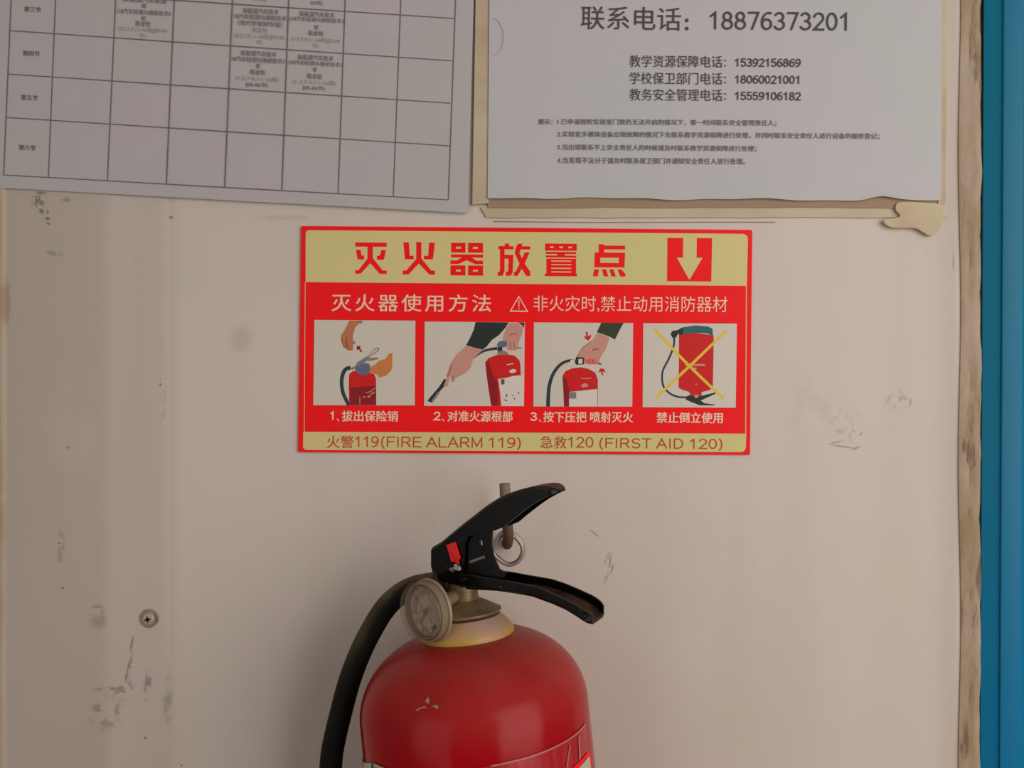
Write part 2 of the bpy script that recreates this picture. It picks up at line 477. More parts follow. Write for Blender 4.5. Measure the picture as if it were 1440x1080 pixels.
# ------------------------------------------------------------------ lettering helper
_font_cache = {}
def glyphs(text, bold=0.0, spacing=1.0, res=3):
    key = (text, bold, spacing)
    if key in _font_cache: return _font_cache[key]
    cu = bpy.data.curves.new('lettering', 'FONT'); cu.body = text; cu.size = 1.0
    cu.offset = bold; cu.space_character = spacing; cu.resolution_u = res
    o = bpy.data.objects.new('lettering', cu); COL.objects.link(o)
    dg = bpy.context.evaluated_depsgraph_get()
    me = bpy.data.meshes.new_from_object(o.evaluated_get(dg))
    v = [tuple(q.co) for q in me.vertices]; f = [tuple(p.vertices) for p in me.polygons]
    bpy.data.objects.remove(o); bpy.data.curves.remove(cu); bpy.data.meshes.remove(me)
    xs = [q[0] for q in v]; ys = [q[1] for q in v]
    r = (v, f, min(xs), max(xs), min(ys), max(ys)); _font_cache[key] = r
    return r
def text_px(mb, s, x0, y0, x1, y1, h, d, bold=0.0, spacing=1.0):
    """lettering whose ink runs from (x0,y0) to (x1,y1) along its bottom edge and is h pixels tall;
    bold thickens it by that many pixels each way"""
    v, f, a, b, lo, hi = glyphs(s, 0.0, spacing)
    x0 += bold; x1 -= bold; h -= bold
    L = sqrt((x1-x0)**2+(y1-y0)**2); ux, uy = (x1-x0)/L, (y1-y0)/L
    sy = h/(hi-lo); sx = L/(b-a)
    offs = [(0, 0)] if bold <= 0 else [(-bold, 0), (bold, 0), (0, -bold*.5), (0, bold*.5)]
    for i, (dx, dy) in enumerate(offs):
        out = []
        for x, y, _ in v:
            X = (x-a)*sx; Y = (y-lo)*sy
            out.append(P(x0+dx+ux*X+uy*Y, y0+dy+uy*X-ux*Y, d+i*.000002))
        mb.add(out, f)
def arcp(cx, cy, rx, ry, a0, a1, n=14):
    return [(cx+rx*cos(radians(lerp(a0, a1, i/n))), cy+ry*sin(radians(lerp(a0, a1, i/n)))) for i in range(n+1)]
def lerp(a, b, t): return a+(b-a)*t
GL = {
 '0': (.58, [arcp(.29, .5, .25, .5, 90, 450, 28)]),
 '1': (.58, [[(.10, .76), (.34, .98), (.34, 0)]]),
 '2': (.58, [arcp(.29, .72, .24, .28, 165, -40)+[(.05, 0), (.55, 0)]]),
 '3': (.58, [arcp(.27, .76, .22, .24, 150, -90), arcp(.27, .26, .26, .26, 90, -155)]),
 '5': (.58, [[(.50, 1), (.13, 1), (.09, .56)]+arcp(.29, .31, .25, .31, 125, -150)]),
 '6': (.58, [arcp(.30, .30, .24, .30, 0, 360, 24), arcp(.42, .42, .37, .58, 75, 190)]),
 '7': (.58, [[(.04, 1), (.55, 1), (.22, 0)]]),
 '8': (.58, [arcp(.29, .76, .20, .24, 90, 450, 22), arcp(.29, .26, .25, .26, 90, 450, 24)]),
 '9': (.58, [arcp(.28, .70, .24, .30, 0, 360, 24), arcp(.16, .58, .37, .58, -105, 10)]),
 'F': (.60, [[(.08, 0), (.08, 1)], [(.08, 1), (.58, 1)], [(.08, .52), (.52, .52)]]),
 'I': (.22, [[(.11, 0), (.11, 1)]]),
 'R': (.70, [[(.08, 0), (.08, 1)], [(.08, 1), (.42, 1)]+arcp(.42, .74, .20, .26, 90, -90)+[(.08, .48)], [(.40, .48), (.66, 0)]]),
 'E': (.64, [[(.08, 0), (.08, 1)], [(.08, 1), (.60, 1)], [(.08, .52), (.56, .52)], [(.08, 0), (.62, 0)]]),
 'A': (.72, [[(.02, 0), (.36, 1), (.70, 0)], [(.14, .34), (.58, .34)]]),
 'L': (.58, [[(.08, 1), (.08, 0), (.56, 0)]]),
 'M': (.82, [[(.08, 0), (.08, 1), (.41, .12), (.74, 1), (.74, 0)]]),
 'S': (.66, [arcp(.33, .75, .25, .25, 25, 250, 14)+arcp(.33, .26, .27, .26, 75, -155, 14)]),
 'T': (.62, [[(.02, 1), (.60, 1)], [(.31, 1), (.31, 0)]]),
 'D': (.72, [[(.08, 0), (.08, 1)], [(.08, 1), (.34, 1)]+arcp(.34, .5, .32, .5, 90, -90, 18)+[(.08, 0)]]),
 '(': (.32, [arcp(.44, .42, .34, .72, 122, 238)]),
 ')': (.32, [arcp(-.12, .42, .34, .72, 58, -58)]),
 ' ': (.16, []),
}
def latin_px(mb, s, x0, y0, x1, y1, h, d, wd, gap=.12):
    """plain sans lettering from drawn strokes, cap height h pixels, from x0 to x1"""
    adv = []; x = 0
    for ch in s: adv.append(x); x += GL[ch][0]+gap
    tot = x-gap-.10; L = sqrt((x1-x0)**2+(y1-y0)**2); ux, uy = (x1-x0)/L, (y1-y0)/L
    kx = L/tot; hh = h-wd; k = 0
    for ch, ax in zip(s, adv):
        for pl in GL[ch][1]:
            q = [((ax+px-.05)*kx, py*hh+wd/2) for px, py in pl]
            Lf = []; Rt = []; n = len(q)
            closed = len(q) > 3 and abs(q[0][0]-q[-1][0]) < 1e-6 and abs(q[0][1]-q[-1][1]) < 1e-6
            for i, (X, Y) in enumerate(q):
                A = q[i-1] if i > 0 else (q[-2] if closed else q[0]); B = q[i+1] if i < n-1 else (q[1] if closed else q[-1])
                d1 = Vector((X-A[0], Y-A[1])); d2 = Vector((B[0]-X, B[1]-Y))
                d1 = d1.normalized() if d1.length > 1e-9 else d2.normalized(); d2 = d2.normalized() if d2.length > 1e-9 else d1
                t_ = (d1+d2).normalized(); c_ = max(t_.dot(d1), .35); nx_, ny_ = -t_.y*wd/2/c_, t_.x*wd/2/c_
                ex = wd/2 if (not closed and i in (0, n-1)) else 0
                sg_ = -1 if i == 0 else 1
                X2, Y2 = X+t_.x*ex*sg_*.8, Y+t_.y*ex*sg_*.8
                Lf.append((X2+nx_, Y2+ny_)); Rt.append((X2-nx_, Y2-ny_))
            k += 1; v = []
            for a_, b_ in zip(Lf, Rt):
                for X, Y in (a_, b_): v.append(P(x0+ux*X+uy*Y, y0+uy*X-ux*Y, d+k*.000001))
            mb.add(v, [(2*i, 2*i+1, 2*i+3, 2*i+2) for i in range(n-1)])

# ------------------------------------------------------------------ left paper: the timetable
def lerp(a, b, t): return a+(b-a)*t
tt = thing('timetable_sheet', 'printed class timetable with mostly empty grid, upper left on the wall', 'paper notice', P(330, 300, .001))
mb = MB()
# sheet as a gently wavy grid, corners in photo pixels
TL, TR, BR, BL = (-25, -190), (671, -170), (658.5, 301), (-44, 263)
nx, ny = 60, 40
def sheet(mb, TL, TR, BR, BL, nx, ny, dfun, thick=.0003, efun=None):
    v = []
    for s_ in (0, 1):
        for j in range(ny+1):
            for i in range(nx+1):
                u, t_ = i/nx, j/ny
                px = lerp(lerp(TL[0], TR[0], u), lerp(BL[0], BR[0], u), t_)
                py = lerp(lerp(TL[1], TR[1], u), lerp(BL[1], BR[1], u), t_)
                if efun and j == ny: py += efun(u)
                dd_ = dfun(u, t_)
                q = P(px, py, 0); q.y = -(dd_-(thick if s_ else 0))
                v.append(q)
    f = []; W = nx+1; N = W*(ny+1)
    for j in range(ny):
        for i in range(nx):
            a = j*W+i
            f.append((a, a+1, a+W+1, a+W)); f.append((N+a, N+a+W, N+a+W+1, N+a+1))
    for i in range(nx):
        f.append((i, N+i, N+i+1, i+1)); a = ny*W+i; f.append((a, a+1, N+a+1, N+a))
    for j in range(ny):
        a = j*W; f.append((a, a+W, N+a+W, N+a)); a = j*W+nx; f.append((a, N+a, N+a+W, a+W))
    mb.add(v, f)
sheet(mb, TL, TR, BR, BL, nx, ny, lambda u, t_: .0032+.0006*max(0, (t_-.93)/.07)**2-.0010*max(0, (t_-.97)/.03)+.0002*sin(u*9))
mb.build('paper', m_paper2, tt, smooth=40)
DT = .0036
cols_top = [15.5, 78, 162.5, 245, 327, 406, 485.5, 563.7, 640.7]
cols_bot = [(5, 246), (68, 249.5), (151, 253.5), (234, 258), (316, 262.5), (396.5, 267), (475.5, 271.5), (553, 276), (630.5, 281)]
def colx(i, y):
    yb = cols_bot[i][1]; return lerp(cols_top[i], cols_bot[i][0], y/yb)
rowsL = [(17, -15.0, 639.5, 26), (14.5, 43, 635.8, 85.5), (10.5, 104, 633, 145), (8.7, 165, 632, 205), (5, 246, 630.5, 281), (20, -72, 642, -31), (22, -130, 645, -89)]
mb = MB()
def line(mb, x0, y0, x1, y1, wd, d):
    L = sqrt((x1-x0)**2+(y1-y0)**2); nx_, ny_ = -(y1-y0)/L*wd/2, (x1-x0)/L*wd/2
    mb.add([P(x0+nx_, y0+ny_, d), P(x1+nx_, y1+ny_, d), P(x1-nx_, y1-ny_, d), P(x0-nx_, y0-ny_, d)], [(0, 1, 2, 3)])
for i in range(9):
    x, y = cols_bot[i]; dx = (cols_top[i]-x)/y
    line(mb, x, y, x+dx*(y+120), -120, 1.5, DT)
for (a, b, c_, d_) in rowsL: line(mb, a, b, c_, d_, 1.4, DT+.00002)
mb.build('table_grid', m_inkl, tt)
sl = .0555
mb = None
def cen(mb, s, cx, cy, wd, h, d=DT+.00004, bold=.25):
    text_px(mb, s, cx-wd/2, cy-wd/2*sl+h/2, cx+wd/2, cy+wd/2*sl+h/2, h, d, bold)
for s_, cx, cy in (('第三节', 45.5, 13), ('第四节', 43.7, 75), ('第五节', 41, 137), ('第六节', 38, 207.5)):
    mb = MB(); cen(mb, s_, cx, cy, 24, 7.6); mb.build('period_name', m_inkl, tt)
A_ = '新能源汽车技术'; B_ = '18汽车检测与维修技术3'
def cell(cx, y0, lines):
    mb = MB(); mb2 = MB()
    for s_, dy, wd, pale in lines:
        cen(mb2 if pale else mb, s_, cx-dy*.05, y0+dy, wd, 7.6 if len(s_) > 2 else 6.8, bold=.0 if pale else .14)
    mb.build('cell_lettering', m_inkm, tt)
    if mb2.v: mb2.build('cell_date', m_inkg, tt)
cell(202.5, 2, [('（新能源汽车检测', -2, 62, 0), ('班', 6, 6.5, 0), ('（'+B_, 15, 76, 0), ('班', 23.5, 6.5, 0), ('陈金怡', 31, 21, 0), ('(3,5,7,9,11-16周)[03-04', 40, 68, 1), ('节)', 48.5, 9, 1)])
cell(366.5, 15.5, [(A_, 0, 50, 0), ('18汽车检测与维修技术', 8.5, 73, 0), ('（现代学徒制专班）', 17.5, 62, 0), ('陈金怡', 26.5, 21, 1), ('(3,5,7,9,11-16周)[03-04', 36, 70, 1), ('节)', 44, 8, 1)])
cell(445.5, 20, [(A_, 0, 49, 0), ('('+B_, 8, 76, 0), ('班', 18, 6.5, 0), ('陈金怡', 26.5, 21, 0), ('(1-3,7-9,11-16周)[03-04', 36.5, 68, 1), ('节)', 44.5, 8, 1)])
cell(363.5, 75.2, [(A_, 0, 50, 0), ('18汽车检测与维修技术3', 8.8, 74, 0), ('班', 17.3, 6, 0), ('陈金怡', 26, 21, 0), ('(1,3,7-9,11-16周)', 36, 60, 1), ('[05-06节)', 44.3, 31, 0)])
cell(443.5, 81, [(A_, 0, 50, 0), ('('+B_, 8.5, 76, 0), ('班', 16.5, 6, 0), ('陈金怡', 26, 21, 0), ('(1-3,7-9,11-16周)', 35.3, 60, 1), ('[05-06节)', 43, 31, 0)])
cell(366, -3, [('04节)', 1.5, 17, 0)]); cell(445, 4.5, [('04节)', 0, 17, 0)])

# ------------------------------------------------------------------ right paper: the phone notice
rp = thing('phone_notice_sheet', 'printed sheet of contact phone numbers, upper right on the wall', 'paper notice', P(1000, 283, .001))
mb = MB()
sheet(mb, (690, -172), (1322, -172), (1319.5, 284), (686, 280), 80, 50,
      lambda u, t_: .0036+.0011*max(0, (t_-.965)/.035)**1.5*(0.5+.5*sin(u*23))-.0001,
      efun=lambda u: 1.1*sin(u*19)+.7*sin(u*47+1)-(4*math.exp(-((u-.865)/.03)**2)))
mb.build('paper', m_paper, rp, smooth=40)
DP = .0040
mb = MB()
text_px(mb, '联系电话', 817, 41.0, 957.5, 43.5, 33, DP)
latin_px(mb, '18876373201', 998.2, 41.4, 1194.5, 43.2, 25.6, DP, 2.9)
for py in (28.6, 40):
    mb.poly([P(966+2.6*cos(2*pi*k/10), py+2.6*sin(2*pi*k/10), DP) for k in range(10)])
mb.build('heading_line', m_ink, rp)
for s_, num, y in (('教学资源保障电话', '15392156869', 86.2), ('学校保卫部门电话', '18060021001', 110.0), ('教务安全管理电话', '15559106182', 133.2)):
    mb = MB()
    text_px(mb, s_, 885.5, y+8, 1016, y+9, 17, DP)
    latin_px(mb, num, 1034, y+7.4, 1125.4, y+8, 11.8, DP, 1.7)
    for dy in (-1.2, 6):
        mb.poly([P(1020+1.2*cos(2*pi*k/8), y+dy+1.2*sin(2*pi*k/8), DP) for k in range(8)])
    mb.build('phone_line', m_ink, rp)
mb = MB()
text_px(mb, '提示：', 757, 174.5, 777, 175, 7.6, DP, .2)
mb.build('remark_heading', m_inkl, rp)
for s_, x1, y0, y1 in (('1.已申请授权实验室门禁仍无法开启的情况下，第一时间联系安全管理责任人；', 1092, 175.5, 177.5),
                       ('2.实验室多媒体设备出现故障的情况下先联系教学资源保障进行处理，并同时联系安全责任人进行设备的报修登记；', 1237, 193, 196),
                       ('3.当出现联系不上安全责任人的时候请及时联系教学资源保障进行处理；', 1064, 211.3, 213.5),
                       ('4.当发现不法分子请及时联系保卫部门并通知安全责任人进行处理。', 1048, 229.5, 231.3)):
    mb = MB(); text_px(mb, s_, 784, y0, x1, y1, 8.8, DP, .12); mb.build('remark_line', m_inkl, rp)
# faint round fold mark at the left edge
mb = MB()
mb.tube([P(690+18*cos(t_), 52+27*sin(t_), DP-.0001) for t_ in [radians(a) for a in range(-80, 81, 10)]], .00014, 6)
mb.build('crease', m_paper2, rp)

# yellowed foam tape behind and around the notice
def strip(name, pts, m, label, d, th=.0015, cat='tape', **k):
    mb = MB(); mb.prism([P(x, y, 0)+Vector((0, -d, 0)) for x, y in pts], (0, th, 0))
    return tag(mb.build(name, m, None, **k), label, cat)
def wob(x0, x1, n, y, a, seed):
    r = random.Random(seed)
    return [(lerp(x0, x1, i/n), y+(r.random()-.5)*a) for i in range(n+1)]
strip('tape_strip', [(672, -172), (690.5, -172), (687.2, 287), (664.5, 289)]+[], m_tape, 'vertical beige tape strip between the two paper sheets', .0026, .0024)
strip('tape_strip', wob(674, 1246, 24, 284, .8, 3)[:0]+[(688, 276), (1316, 279), (1318, 296)]+list(reversed(wob(686, 1230, 20, 293, 1.2, 5))),
      m_tape2, 'narrow brown tape edge showing under the phone notice', .0022, .0012)
strip('tape_strip', [(690, 288), (1316, 290), (1318, 305)]+list(reversed(wob(684, 1300, 22, 306.5, 1.6, 8)))+[(676, 292)],
      m_tape, 'wide pale yellow tape band below the phone notice', .0014, .0010)
strip('tape_strip', [(1316, -172), (1331, -172), (1328.5, 60), (1327, 200), (1326.5, 288), (1316, 290)], m_tape, 'vertical yellowed tape strip along the right edge of the phone notice', .0028, .0020)
strip('glue_residue', sp2([(1262, 286), (1300, 287), (1320, 290), (1322, 300), (1328, 308), (1320, 314), (1318, 322), (1306, 333), (1293, 327), (1282, 322), (1250, 321), (1240, 311), (1262, 306), (1256, 296)], 4),
      m_glue, 'torn tape residue at the lower right corner of the phone notice', .0036, .0020, 'residue')
mb = MB()
mb.tube([P(694, 311.5, 0)+Vector((0, -.0002, 0)), P(820, 313, 0)+Vector((0, -.0002, 0)), P(1000, 312.5, 0)+Vector((0, -.0002, 0)), P(1090, 312.6, 0)+Vector((0, -.0002, 0))], .00035, 6)
tag(mb.build('glue_line', m_tape2), 'thin dark glue line just above the red sign', 'residue')

# ------------------------------------------------------------------ the red sign
sg = thing('fire_extinguisher_sign', 'red and cream instruction sign with four pictures, middle of the wall', 'sign', P(738, 640, .001))
SD = .0016
def corner(TL, TR, BR, BL, rs, n=6):
    """quad with rounded corners"""
    pts = [TL, TR, BR, BL]; out = []
    for i, p in enumerate(pts):
        a = Vector(pts[i-1]); b = Vector(pts[(i+1) % 4]); p = Vector(p); r = rs[i]
        if r == 0: out.append((p.x, p.y)); continue
        u = (a-p).normalized(); v_ = (b-p).normalized()
        for k in range(n+1):
            t_ = k/n*pi/2
            q = p+u*r*(1-sin(t_))+v_*r*(1-cos(t_)); out.append((q.x, q.y))
    return out
mb = MB()
mb.prism([P(x, y, 0)+Vector((0, -SD, 0)) for x, y in corner((424.5, 318.5), (1056.8, 324), (1053.6, 639.6), (420, 635.6), (2, 3, 2, 2))], (0, .0011, 0))
mb.build('board', m_sred, sg)
lay = [0]
def fl(mb, pts, dz=None):
    """flat print layer on the sign in photo pixels, each a few microns above the last"""
    if dz is None: lay[0] += 1; dz = SD+.00004+lay[0]*.0000012
    mb.poly([P(x, y, 0)+Vector((0, -dz, 0)) for x, y in pts])
mb = MB()
fl(mb, corner((430.8, 324.3), (1051, 329.6), (1049.2, 402.4), (430.6, 397.2), (5, 8, 0, 0)))
fl(mb, corner((427.2, 607), (1048.4, 609.6), (1047.6, 635.6), (427.0, 632.4), (0, 0, 7, 5)))
mb.build('cream_band', m_scream, sg)
mb = MB()
line(mb, 429.2, 397, 427.8, 608, .9, SD+.0001); mb.build('border_line', m_scream, sg); mb = MB(); line(mb, 1049.6, 402, 1048.6, 610, 1.2, SD+.0001)
mb.build('border_line', m_scream, sg)
lay[0] = 60

def cellp(box, pts):
    (x0, y0, x1, y1) = box; sk = (x1-x0)*.008
    return [(lerp(x0, x1, u), lerp(y0, y1, v_)+sk*u) for u, v_ in pts]
def R(a, b, c_, d_): return [(a, b), (c_, b), (c_, d_), (a, d_)]
CH = {
 '灭': ((500.3, 340.6, 544.4, 385.9), [R(0, .02, 1, .15), [(.39, .14), (.56, .14), (.56, .50), (.87, .88), (1, .88), (1, .99), (.78, .99), (.48, .66), (.17, .99), (0, .99), (0, .88), (.1, .88), (.39, .52)],
        [(.02, .25), (.17, .25), (.2, .42), (.28, .42), (.28, .55), (.08, .55)], [(.83, .25), (.98, .25), (.91, .55), (.69, .55), (.69, .43), (.78, .42)]], []),
 '火': ((566.8, 340.9, 612, 386.4), [[(.42, .0), (.58, .0), (.58, .50), (.88, .87), (1, .87), (1, 1), (.83, 1), (.5, .66), (.18, 1), (0, 1), (0, .88), (.12, .87), (.42, .52)],
        [(.02, .01), (.19, .01), (.22, .42), (.34, .42), (.34, .53), (.07, .53)], [(.82, .01), (1, .02), (.94, .53), (.66, .53), (.66, .42), (.79, .42)]], []),
 '器': ((633.8, 342, 679.4, 387.8), [R(.02, 0, .46, .30), R(.54, 0, 1, .30), R(0, .69, .46, 1), R(.54, .69, 1, 1), R(.02, .355, 1, .45),
        [(.36, .44), (.64, .44), (.8, .54), (1, .54), (1, .65), (.76, .65), (.5, .53), (.24, .65), (0, .65), (0, .54), (.2, .54)]],
        [R(.17, .12, .32, .18), R(.69, .12, .84, .18), R(.17, .82, .32, .88), R(.69, .82, .84, .88)]),
 '放': ((700, 343, 745.6, 388.2), [R(.22, 0, .35, .1), R(.02, .08, .48, .18), [(.07, .17), (.21, .17), (.21, .86), (.15, 1), (0, 1), (0, .89), (.07, .86)],
        [(.2, .35), (.48, .35), (.46, .9), (.40, 1), (.25, 1), (.25, .88), (.32, .86), (.34, .47), (.2, .47)],
        [(.62, .0), (.76, .0), (.74, .08), (1, .08), (1, .18), (.71, .18), (.66, .3), (.52, .3), (.56, .12)],
        [(.52, .28), (.66, .27), (.75, .46), (.83, .27), (.98, .27), (.83, .62), (1, .87), (1, 1), (.88, 1), (.74, .78), (.61, 1), (.5, 1), (.5, .88), (.56, .86), (.67, .62)]], []),
 '置': ((766, 343, 811.2, 388.8), [R(.01, 0, .99, .22), R(.03, .255, .97, .32), R(.38, .3, .62, .42), R(.03, .365, .98, .43), R(.05, .46, .97, .95), R(0, .92, 1, 1)],
        [R(.16, .09, .27, .14), R(.45, .09, .56, .14), R(.73, .09, .84, .14), R(.2, .52, .82, .555), R(.2, .63, .82, .66), R(.2, .74, .82, .775), R(.2, .85, .82, .885)]),
 '点': ((833.9, 344, 879, 389), [R(.17, 0, .34, .3), R(.17, .04, .99, .16), [(.05, .26), (.99, .26), (.97, .72), (.03, .72)],
        [(.04, .78), (.18, .78), (.14, 1), (0, 1), (0, .9)], [(.27, .78), (.40, .78), (.47, 1), (.33, 1)], [(.5, .78), (.63, .78), (.7, 1), (.57, 1)], [(.75, .78), (.88, .78), (1, .92), (1, 1), (.85, 1)]],
        [R(.22, .42, .79, .58)]),
}
for ch, (bx_, st, ho) in CH.items():
    T = MB()
    for s_ in st: fl(T, cellp(bx_, s_))
    tc_ = T.build('title_character', m_sred, sg)
    if ho:
        H = MB()
        for s_ in ho: fl(H, cellp(bx_, s_))
        H.build('character_gaps', m_scream, tc_)
T = MB(); fl(T, [(938, 335.2), (1000.5, 335.6), (999.3, 396.4), (937.4, 395.8)])
ar = T.build('arrow_panel', m_sred, sg)
H = MB(); fl(H, [(960, 334.6), (979, 334.8), (978.6, 363.2), (987, 363.2), (968.6, 394), (951, 363), (959.6, 363)])
H.build('down_arrow', m_scream, ar)

dS = SD+.0003; m_sredtxt = mat('sign_red_lettering', srgb(206, 66, 44), .4, spec=.2)
def gp(items, m=m_stext, name='lettering'):
    S = MB()
    for it in items:
        if it[0] == 'L': latin_px(S, it[1], *it[2:7], dS, *it[7:])
        else: text_px(S, it[0], *it[1:6], dS, *it[6:])
    S.build(name, m, sg)
gp([('灭火器使用方法', 466, 437.6, 690.6, 438.6, 24.5, .35, 1.24)])
gp([('非火灾时,禁止动用消防器材', 750, 438.4, 1023, 439.8, 23, .0)])
tri = [(729.6, 415.6), (743.0, 438.8), (716.4, 438.2)]; cx_, cy_ = 729.6, 430
inn = [(cx_+(x-cx_)*.80, cy_+(y-cy_)*.80) for x, y in tri]
S = MB()
for i in range(3):
    j = (i+1) % 3
    S.add([P(*tri[i], dS), P(*tri[j], dS), P(*inn[j], dS), P(*inn[i], dS)], [(0, 1, 2, 3)])
line(S, 729.7, 422, 729.7, 431.5, 1.2, dS); line(S, 729.7, 433, 729.7, 434.8, 1.4, dS)
S.build('warning_triangle', m_stext, sg)
CN = 'caption_lettering'
gp([('L', '1', 465, 590.6, 470, 590.7, 12.5, 2.2), ('、', 473.5, 592.4, 477, 592.4, 4, .3), ('拔出保险销', 480.5, 592.5, 560, 592.8, 15.5, .45)], name=CN)
gp([('L', '2', 611, 591.2, 618, 591.3, 12.5, 2.2), ('、', 621, 592.6, 625, 592.6, 4, .3), ('对准火源根部', 629, 592.7, 721, 593.3, 15.5, .45)], name=CN)
gp([('L', '3', 747, 592, 754, 592.1, 12.5, 2.2), ('、', 757.5, 593.4, 761, 593.4, 4, .3), ('按下压把', 763.5, 593.6, 825, 594, 15.5, .45), ('喷射灭火', 829.5, 593.9, 890.5, 594.2, 15.5, .45)], name=CN)
gp([('禁止倒立使用', 923, 594.6, 1016.5, 595.2, 15.5, .45)], name=CN)
gp([('火警', 460, 630, 497.4, 630.2, 17.5), ('L', '119', 499.5, 628.6, 531.5, 628.8, 15.4, 1.6), ('L', '(FIRE ALARM 119)', 536, 628.8, 732.5, 630.2, 15, 1.6, .10)], m_sredtxt)
gp([('急救', 760, 630.6, 796.6, 630.8, 17.5), ('L', '120', 798.6, 629.4, 833.5, 629.6, 15.2, 1.6), ('L', '(FIRST AID 120)', 843, 630.2, 1016, 631.6, 14.4, 1.6, .12)], m_sredtxt)

# the four printed pictures
lay[0] = 100
def pic(name, quad):
    mb = MB(); fl(mb, quad); return mb.build(name, m_photo, sg)
def pp(parent, name, m, polys, ox, oy, s=8.0, smooth=False):
    mb = MB()
    for q in polys:
        q = [(ox+x/s, oy+y/s) for x, y in q]
        if smooth: q = sp2(q, 4)
        fl(mb, q)
    return mb.build(name, m, parent)
def stroke(pts, wd):
    pts = sp2(pts, 6, False); L = []; Rr = []
    n = len(pts)
    for i, (x, y) in enumerate(pts):
        a = pts[max(i-1, 0)]; b = pts[min(i+1, n-1)]
        l = sqrt((b[0]-a[0])**2+(b[1]-a[1])**2) or 1
        nx_, ny_ = -(b[1]-a[1])/l, (b[0]-a[0])/l
        wv = wd[0]+(wd[1]-wd[0])*i/(n-1) if isinstance(wd, tuple) else wd
        L.append((x+nx_*wv/2, y+ny_*wv/2)); Rr.append((x-nx_*wv/2, y-ny_*wv/2))
    return L+Rr[::-1]
def q8(ox, oy, pts): return [(ox+x/8, oy+y/8) for x, y in pts]

# 1: pull out the pin
ox, oy = 435, 445
p1 = pic('picture_panel', q8(ox, oy, [(65, 42), (1197, 50), (1190, 1000), (52, 998)]))
pp(p1, 'printed_hand', m_pskin3, [[(455, 50), (600, 50), (560, 85), (520, 130), (500, 200), (495, 260), (500, 330), (495, 385), (450, 385), (390, 345), (365, 280), (362, 215), (395, 170), (425, 110)]], ox, oy, smooth=False)
pp(p1, 'printed_finger_shade', m_pline, [stroke([(425, 225), (425, 300), (440, 340)], (4, 22)), stroke([(372, 240), (385, 320), (440, 375)], (4, 12))], ox, oy)
pp(p1, 'printed_sleeve', m_pgrey, [[(545, 52), (612, 52), (590, 85), (560, 80)], [(495, 290), (520, 275), (524, 300), (500, 318)]], ox, oy)
pp(p1, 'printed_arrow', m_pdred, [[(535, 338), (590, 332), (575, 352), (603, 402), (588, 406), (562, 368), (545, 388)]], ox, oy)
pp(p1, 'printed_bottle', m_pred, [[(452, 998), (452, 900), (450, 720), (455, 650), (490, 618), (540, 610), (660, 620), (735, 650), (756, 700), (758, 998)]], ox, oy)
pp(p1, 'printed_bottle_label', m_pdred, [[(468, 998), (462, 800), (756, 780), (758, 998)]], ox, oy)
pp(p1, 'printed_bottle_marks', m_pskin, [R(612, 900, 636, 915), R(660, 890, 690, 912), stroke([(640, 860), (700, 840), (745, 800)], 9), stroke([(690, 880), (740, 850)], 14), R(570, 900, 577, 990)], ox, oy)
pp(p1, 'printed_hose', m_phose, [stroke([(470, 575), (410, 600), (378, 670), (370, 760), (390, 870), (450, 998)], (44, 40))], ox, oy)
pp(p1, 'printed_hand', m_pskin2, [[(672, 580), (740, 545), (790, 500), (860, 480), (900, 420), (938, 410), (938, 560), (925, 610), (870, 665), (790, 690), (770, 655), (720, 640), (680, 620)]], ox, oy)
pp(p1, 'printed_lever', m_polive, [[(640, 470), (770, 462), (785, 480), (700, 502), (620, 500)], stroke([(480, 590), (540, 565)], 26)], ox, oy)
pp(p1, 'printed_lever', m_pgrey, [[(540, 520), (620, 470), (755, 355), (790, 352), (790, 385), (690, 450), (640, 510), (560, 580), (530, 560)]], ox, oy)
pp(p1, 'printed_valve', m_pblue, [[(530, 560), (600, 535), (672, 530), (690, 580), (672, 640), (600, 662), (540, 630), (520, 590)]], ox, oy, smooth=True)
pp(p1, 'printed_lever_face', m_photo, [[(630, 462), (755, 368), (778, 368), (775, 382), (690, 435)]], ox, oy)

# 2: aim at the root of the fire
ox, oy = 592, 445
p2 = pic('picture_panel', q8(ox, oy, [(45, 60), (1168, 70), (1158, 1008), (38, 1005)]))
pp(p2, 'printed_hose', m_phose, [stroke([(590, 468), (680, 405), (760, 375), (860, 360)], (20, 34))], ox, oy)
pp(p2, 'printed_nozzle', m_pdark, [[(75, 948), (130, 880), (200, 800), (265, 700), (310, 720), (262, 790), (190, 870), (128, 972)]], ox, oy)
pp(p2, 'printed_nozzle_highlight', m_pgrey, [stroke([(128, 955), (160, 915), (205, 850)], 24)], ox, oy)
pp(p2, 'printed_bottle', m_pred, [[(790, 1006), (752, 760), (735, 580), (722, 520), (760, 470), (850, 435), (950, 425), (1050, 440), (1105, 490), (1118, 540), (1122, 650), (1160, 690), (1158, 1008)]], ox, oy)
pp(p2, 'printed_bottle_shade', m_pdred, [[(790, 1006), (752, 760), (732, 600), (726, 525), (760, 500), (800, 640), (865, 740), (870, 1006)]], ox, oy)
pp(p2, 'printed_bottle_label', m_pwhite, [[(868, 705), (960, 690), (1040, 670), (1120, 662), (1162, 662), (1158, 1008), (905, 1006), (890, 850)]], ox, oy)
pp(p2, 'printed_bottle_marks', m_pline, [stroke([(965, 870), (962, 905)], 14), stroke([(1030, 880), (1040, 895)], 10), stroke([(1090, 858), (1105, 862)], 18), stroke([(930, 935), (970, 950)], 12), stroke([(1052, 915), (1055, 940)], 10), R(900, 705, 940, 765)], ox, oy)
pp(p2, 'printed_highlight', m_pwhite, [stroke([(965, 545), (1040, 530)], 9), [(990, 615), (1030, 590), (1072, 600), (1065, 630), (1010, 640)]], ox, oy)
